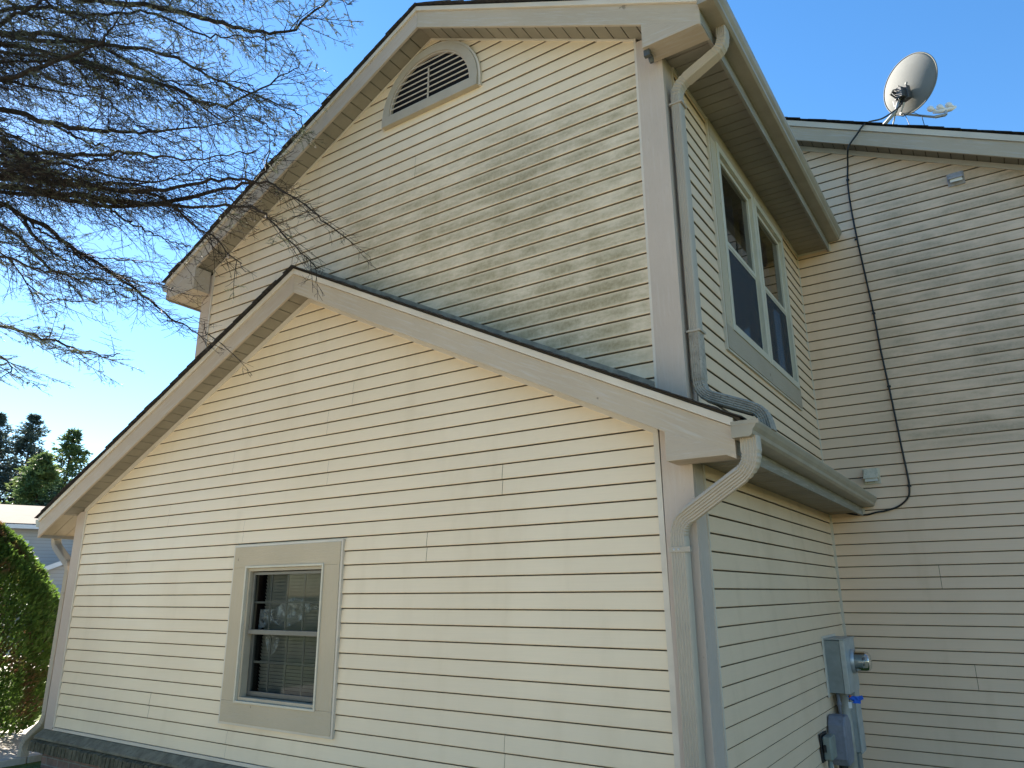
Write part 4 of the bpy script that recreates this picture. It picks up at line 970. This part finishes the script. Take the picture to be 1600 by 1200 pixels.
# neighbouring house, local axes: X to the picture's right, Y away
c0 = ray_pt((-.922, .387), 31); vx = Vector((.387, .922, 0)).normalized(); vy = Vector((-.922, .387, 0)).normalized()
NH = thing('neighbour_house', tuple(c0), 'pale grey sided house with brown shingle roof beyond the shrub', 'house')
loc2 = lambda u, v, z: tuple(c0+vx*u+vy*v+Vector((0, 0, z)))
NM = mat('pale_grey_siding', (.50,.50,.52), .6, .3); g = G(NM); P = g.xyz()
fr = g.math('FRACT', g.math('DIVIDE', g.math('ADD', P[2], 50), .12)); g.color(g.mix(g.ramp(fr, .0, .16), (.20,.19,.18), (.36,.34,.32)))
NR_ = plain('brown_shingle_roof', (.050,.037,.031), .9, .2, var=.25, scale=3, bump=.3); NT = mat('white_house_trim', (.62,.61,.60), .6, .3)
class LB(MB):
    def bx(s, u0, u1, v0, v1, z0, z1):
        n = len(s.v); s.v.extend([loc2(*p) for p in ((u0,v0,z0),(u1,v0,z0),(u1,v1,z0),(u0,v1,z0),(u0,v0,z1),(u1,v0,z1),(u1,v1,z1),(u0,v1,z1))])
        for f in ((0,3,2,1),(4,5,6,7),(0,1,5,4),(1,2,6,5),(2,3,7,6),(3,0,4,7)): s.f.append(tuple(n+i for i in f))
b = LB(); b.bx(-7, 3.2, .5, 7, 0, 4.05); nw = normals_out(b.build('wall', NM, NH))
b = LB(); n = 0
for sgn in (0,):
    P_ = [(.1, 4.00), (.1, 4.06), (3.75, 5.05), (7.4, 4.06), (7.4, 4.00)]
    b.v = [loc2(-7.3, v, z) for v, z in P_]+[loc2(3.5, v, z) for v, z in P_]; k = 5
    b.f = [tuple(range(5)), tuple(range(9, 4, -1))]+[(i, i+5, (i+1) % 5+5, (i+1) % 5) for i in range(5)]
nr = normals_out(b.build('roof', NR_, NH))
b = LB(); b.bx(-7.3, 3.5, .02, .10, 3.88, 4.02); b.bx(3.5, 3.56, .1, 3.7, 3.9, 4.03); b.build('fascia', NT, NH)
for u0 in (-.72, -3.0):
    b = LB(); b.bx(u0, u0+.95, .44, .5, 2.25, 3.50); wv = b.build('window', NT, NH)
    b = LB(); b.bx(u0+.08, u0+.87, .42, .44, 2.33, 3.42); b.build('pane', M['glassd'] if 'glassd' in M else plain('dim_glass', (.10,.12,.14), .15, .6, var=.05, bump=0), wv)
b = LB(); P_ = [(.35, 0), (.35, 2.2), (2.6, 3.15), (4.8, 2.2), (4.8, 0)]
b.v = [loc2(u, -1.6, z) for u, z in P_]+[loc2(u, .49, z) for u, z in P_]; b.f = [tuple(range(5)), tuple(range(9, 4, -1))]+[(i, i+5, (i+1) % 5+5, (i+1) % 5) for i in range(5)]
gw = normals_out(b.build('gable_wall', NM, NH))
b = LB()
for (ua, za, ub, zb) in ((.05, 2.05, 2.6, 3.2), (2.6, 3.2, 5.1, 2.05)):
    P_ = [(ua, za), (ub, zb), (ub, zb+.16), (ua, za+.16)]; n = len(b.v)
    b.v += [loc2(u, -1.9, z) for u, z in P_]+[loc2(u, .45, z) for u, z in P_]; b.f += [tuple(n+i for i in range(4)), tuple(n+7-i for i in range(4))]+[(n+i, n+i+4, n+(i+1) % 4+4, n+(i+1) % 4) for i in range(4)]
normals_out(b.build('gable_trim', NT, gw))
b = LB(); b.bx(.9, 4.2, -1.64, -1.6, 0, 1.95); b.build('garage_door', plain('grey_garage_door', (.30,.33,.38), .5, .4), NH)

# trees behind the photographer (seen only as reflections in the glass)
def leafy(loc, h, r, seed, label):
    T_ = thing('oak_tree', loc, label, 'tree', 'trees behind the viewpoint'); L = Vector(loc); rr_ = random.Random(seed); mb = MB(); nb = MB()
    mb.tube([L, L+Vector((.1,0,h*.45)), L+Vector((0,0,h*.8))], [.25,.17,.05], 8)
    for i in range(120):
        a = rr_.uniform(0,6.28); e = rr_.uniform(-.5,1.3); q = L+Vector((math.cos(a)*math.cos(e)*r, math.sin(a)*math.cos(e)*r, h*.62+math.sin(e)*h*.36))*1.0
        q = L+Vector((0,0,h*.6))+(q-L-Vector((0,0,h*.6)))*rr_.uniform(.4,1)
        if i < 30: mb.tube([L+Vector((0,0,h*.4)), q], [.06,.015], 4, False)
        for _ in range(60):
            p = q+Vector((rr_.gauss(0,.5), rr_.gauss(0,.5), rr_.gauss(0,.4))); d = Vector((rr_.gauss(0,1), rr_.gauss(0,1), rr_.gauss(0,1))).normalized()*.16; s_ = d.cross(Vector((rr_.gauss(0,1), rr_.gauss(0,1), rr_.gauss(0,1)))).normalized()*.07
            nb.face([p, p+d*.5+s_, p+d, p+d*.5-s_])
    mb.build('trunk', M['bark'], T_); nb.build('crown', M['hedge'], T_)
leafy((-9.5,-22,-2.4), 8, 3.2, 1, 'round leafy tree across the lawn behind the viewpoint, left'); leafy((-3.5,-24,-2.4), 9, 3.5, 2, 'tall leafy tree across the lawn behind the viewpoint'); leafy((3,-23,-2.4), 8, 3.4, 3, 'round leafy tree across the lawn behind the viewpoint, right')
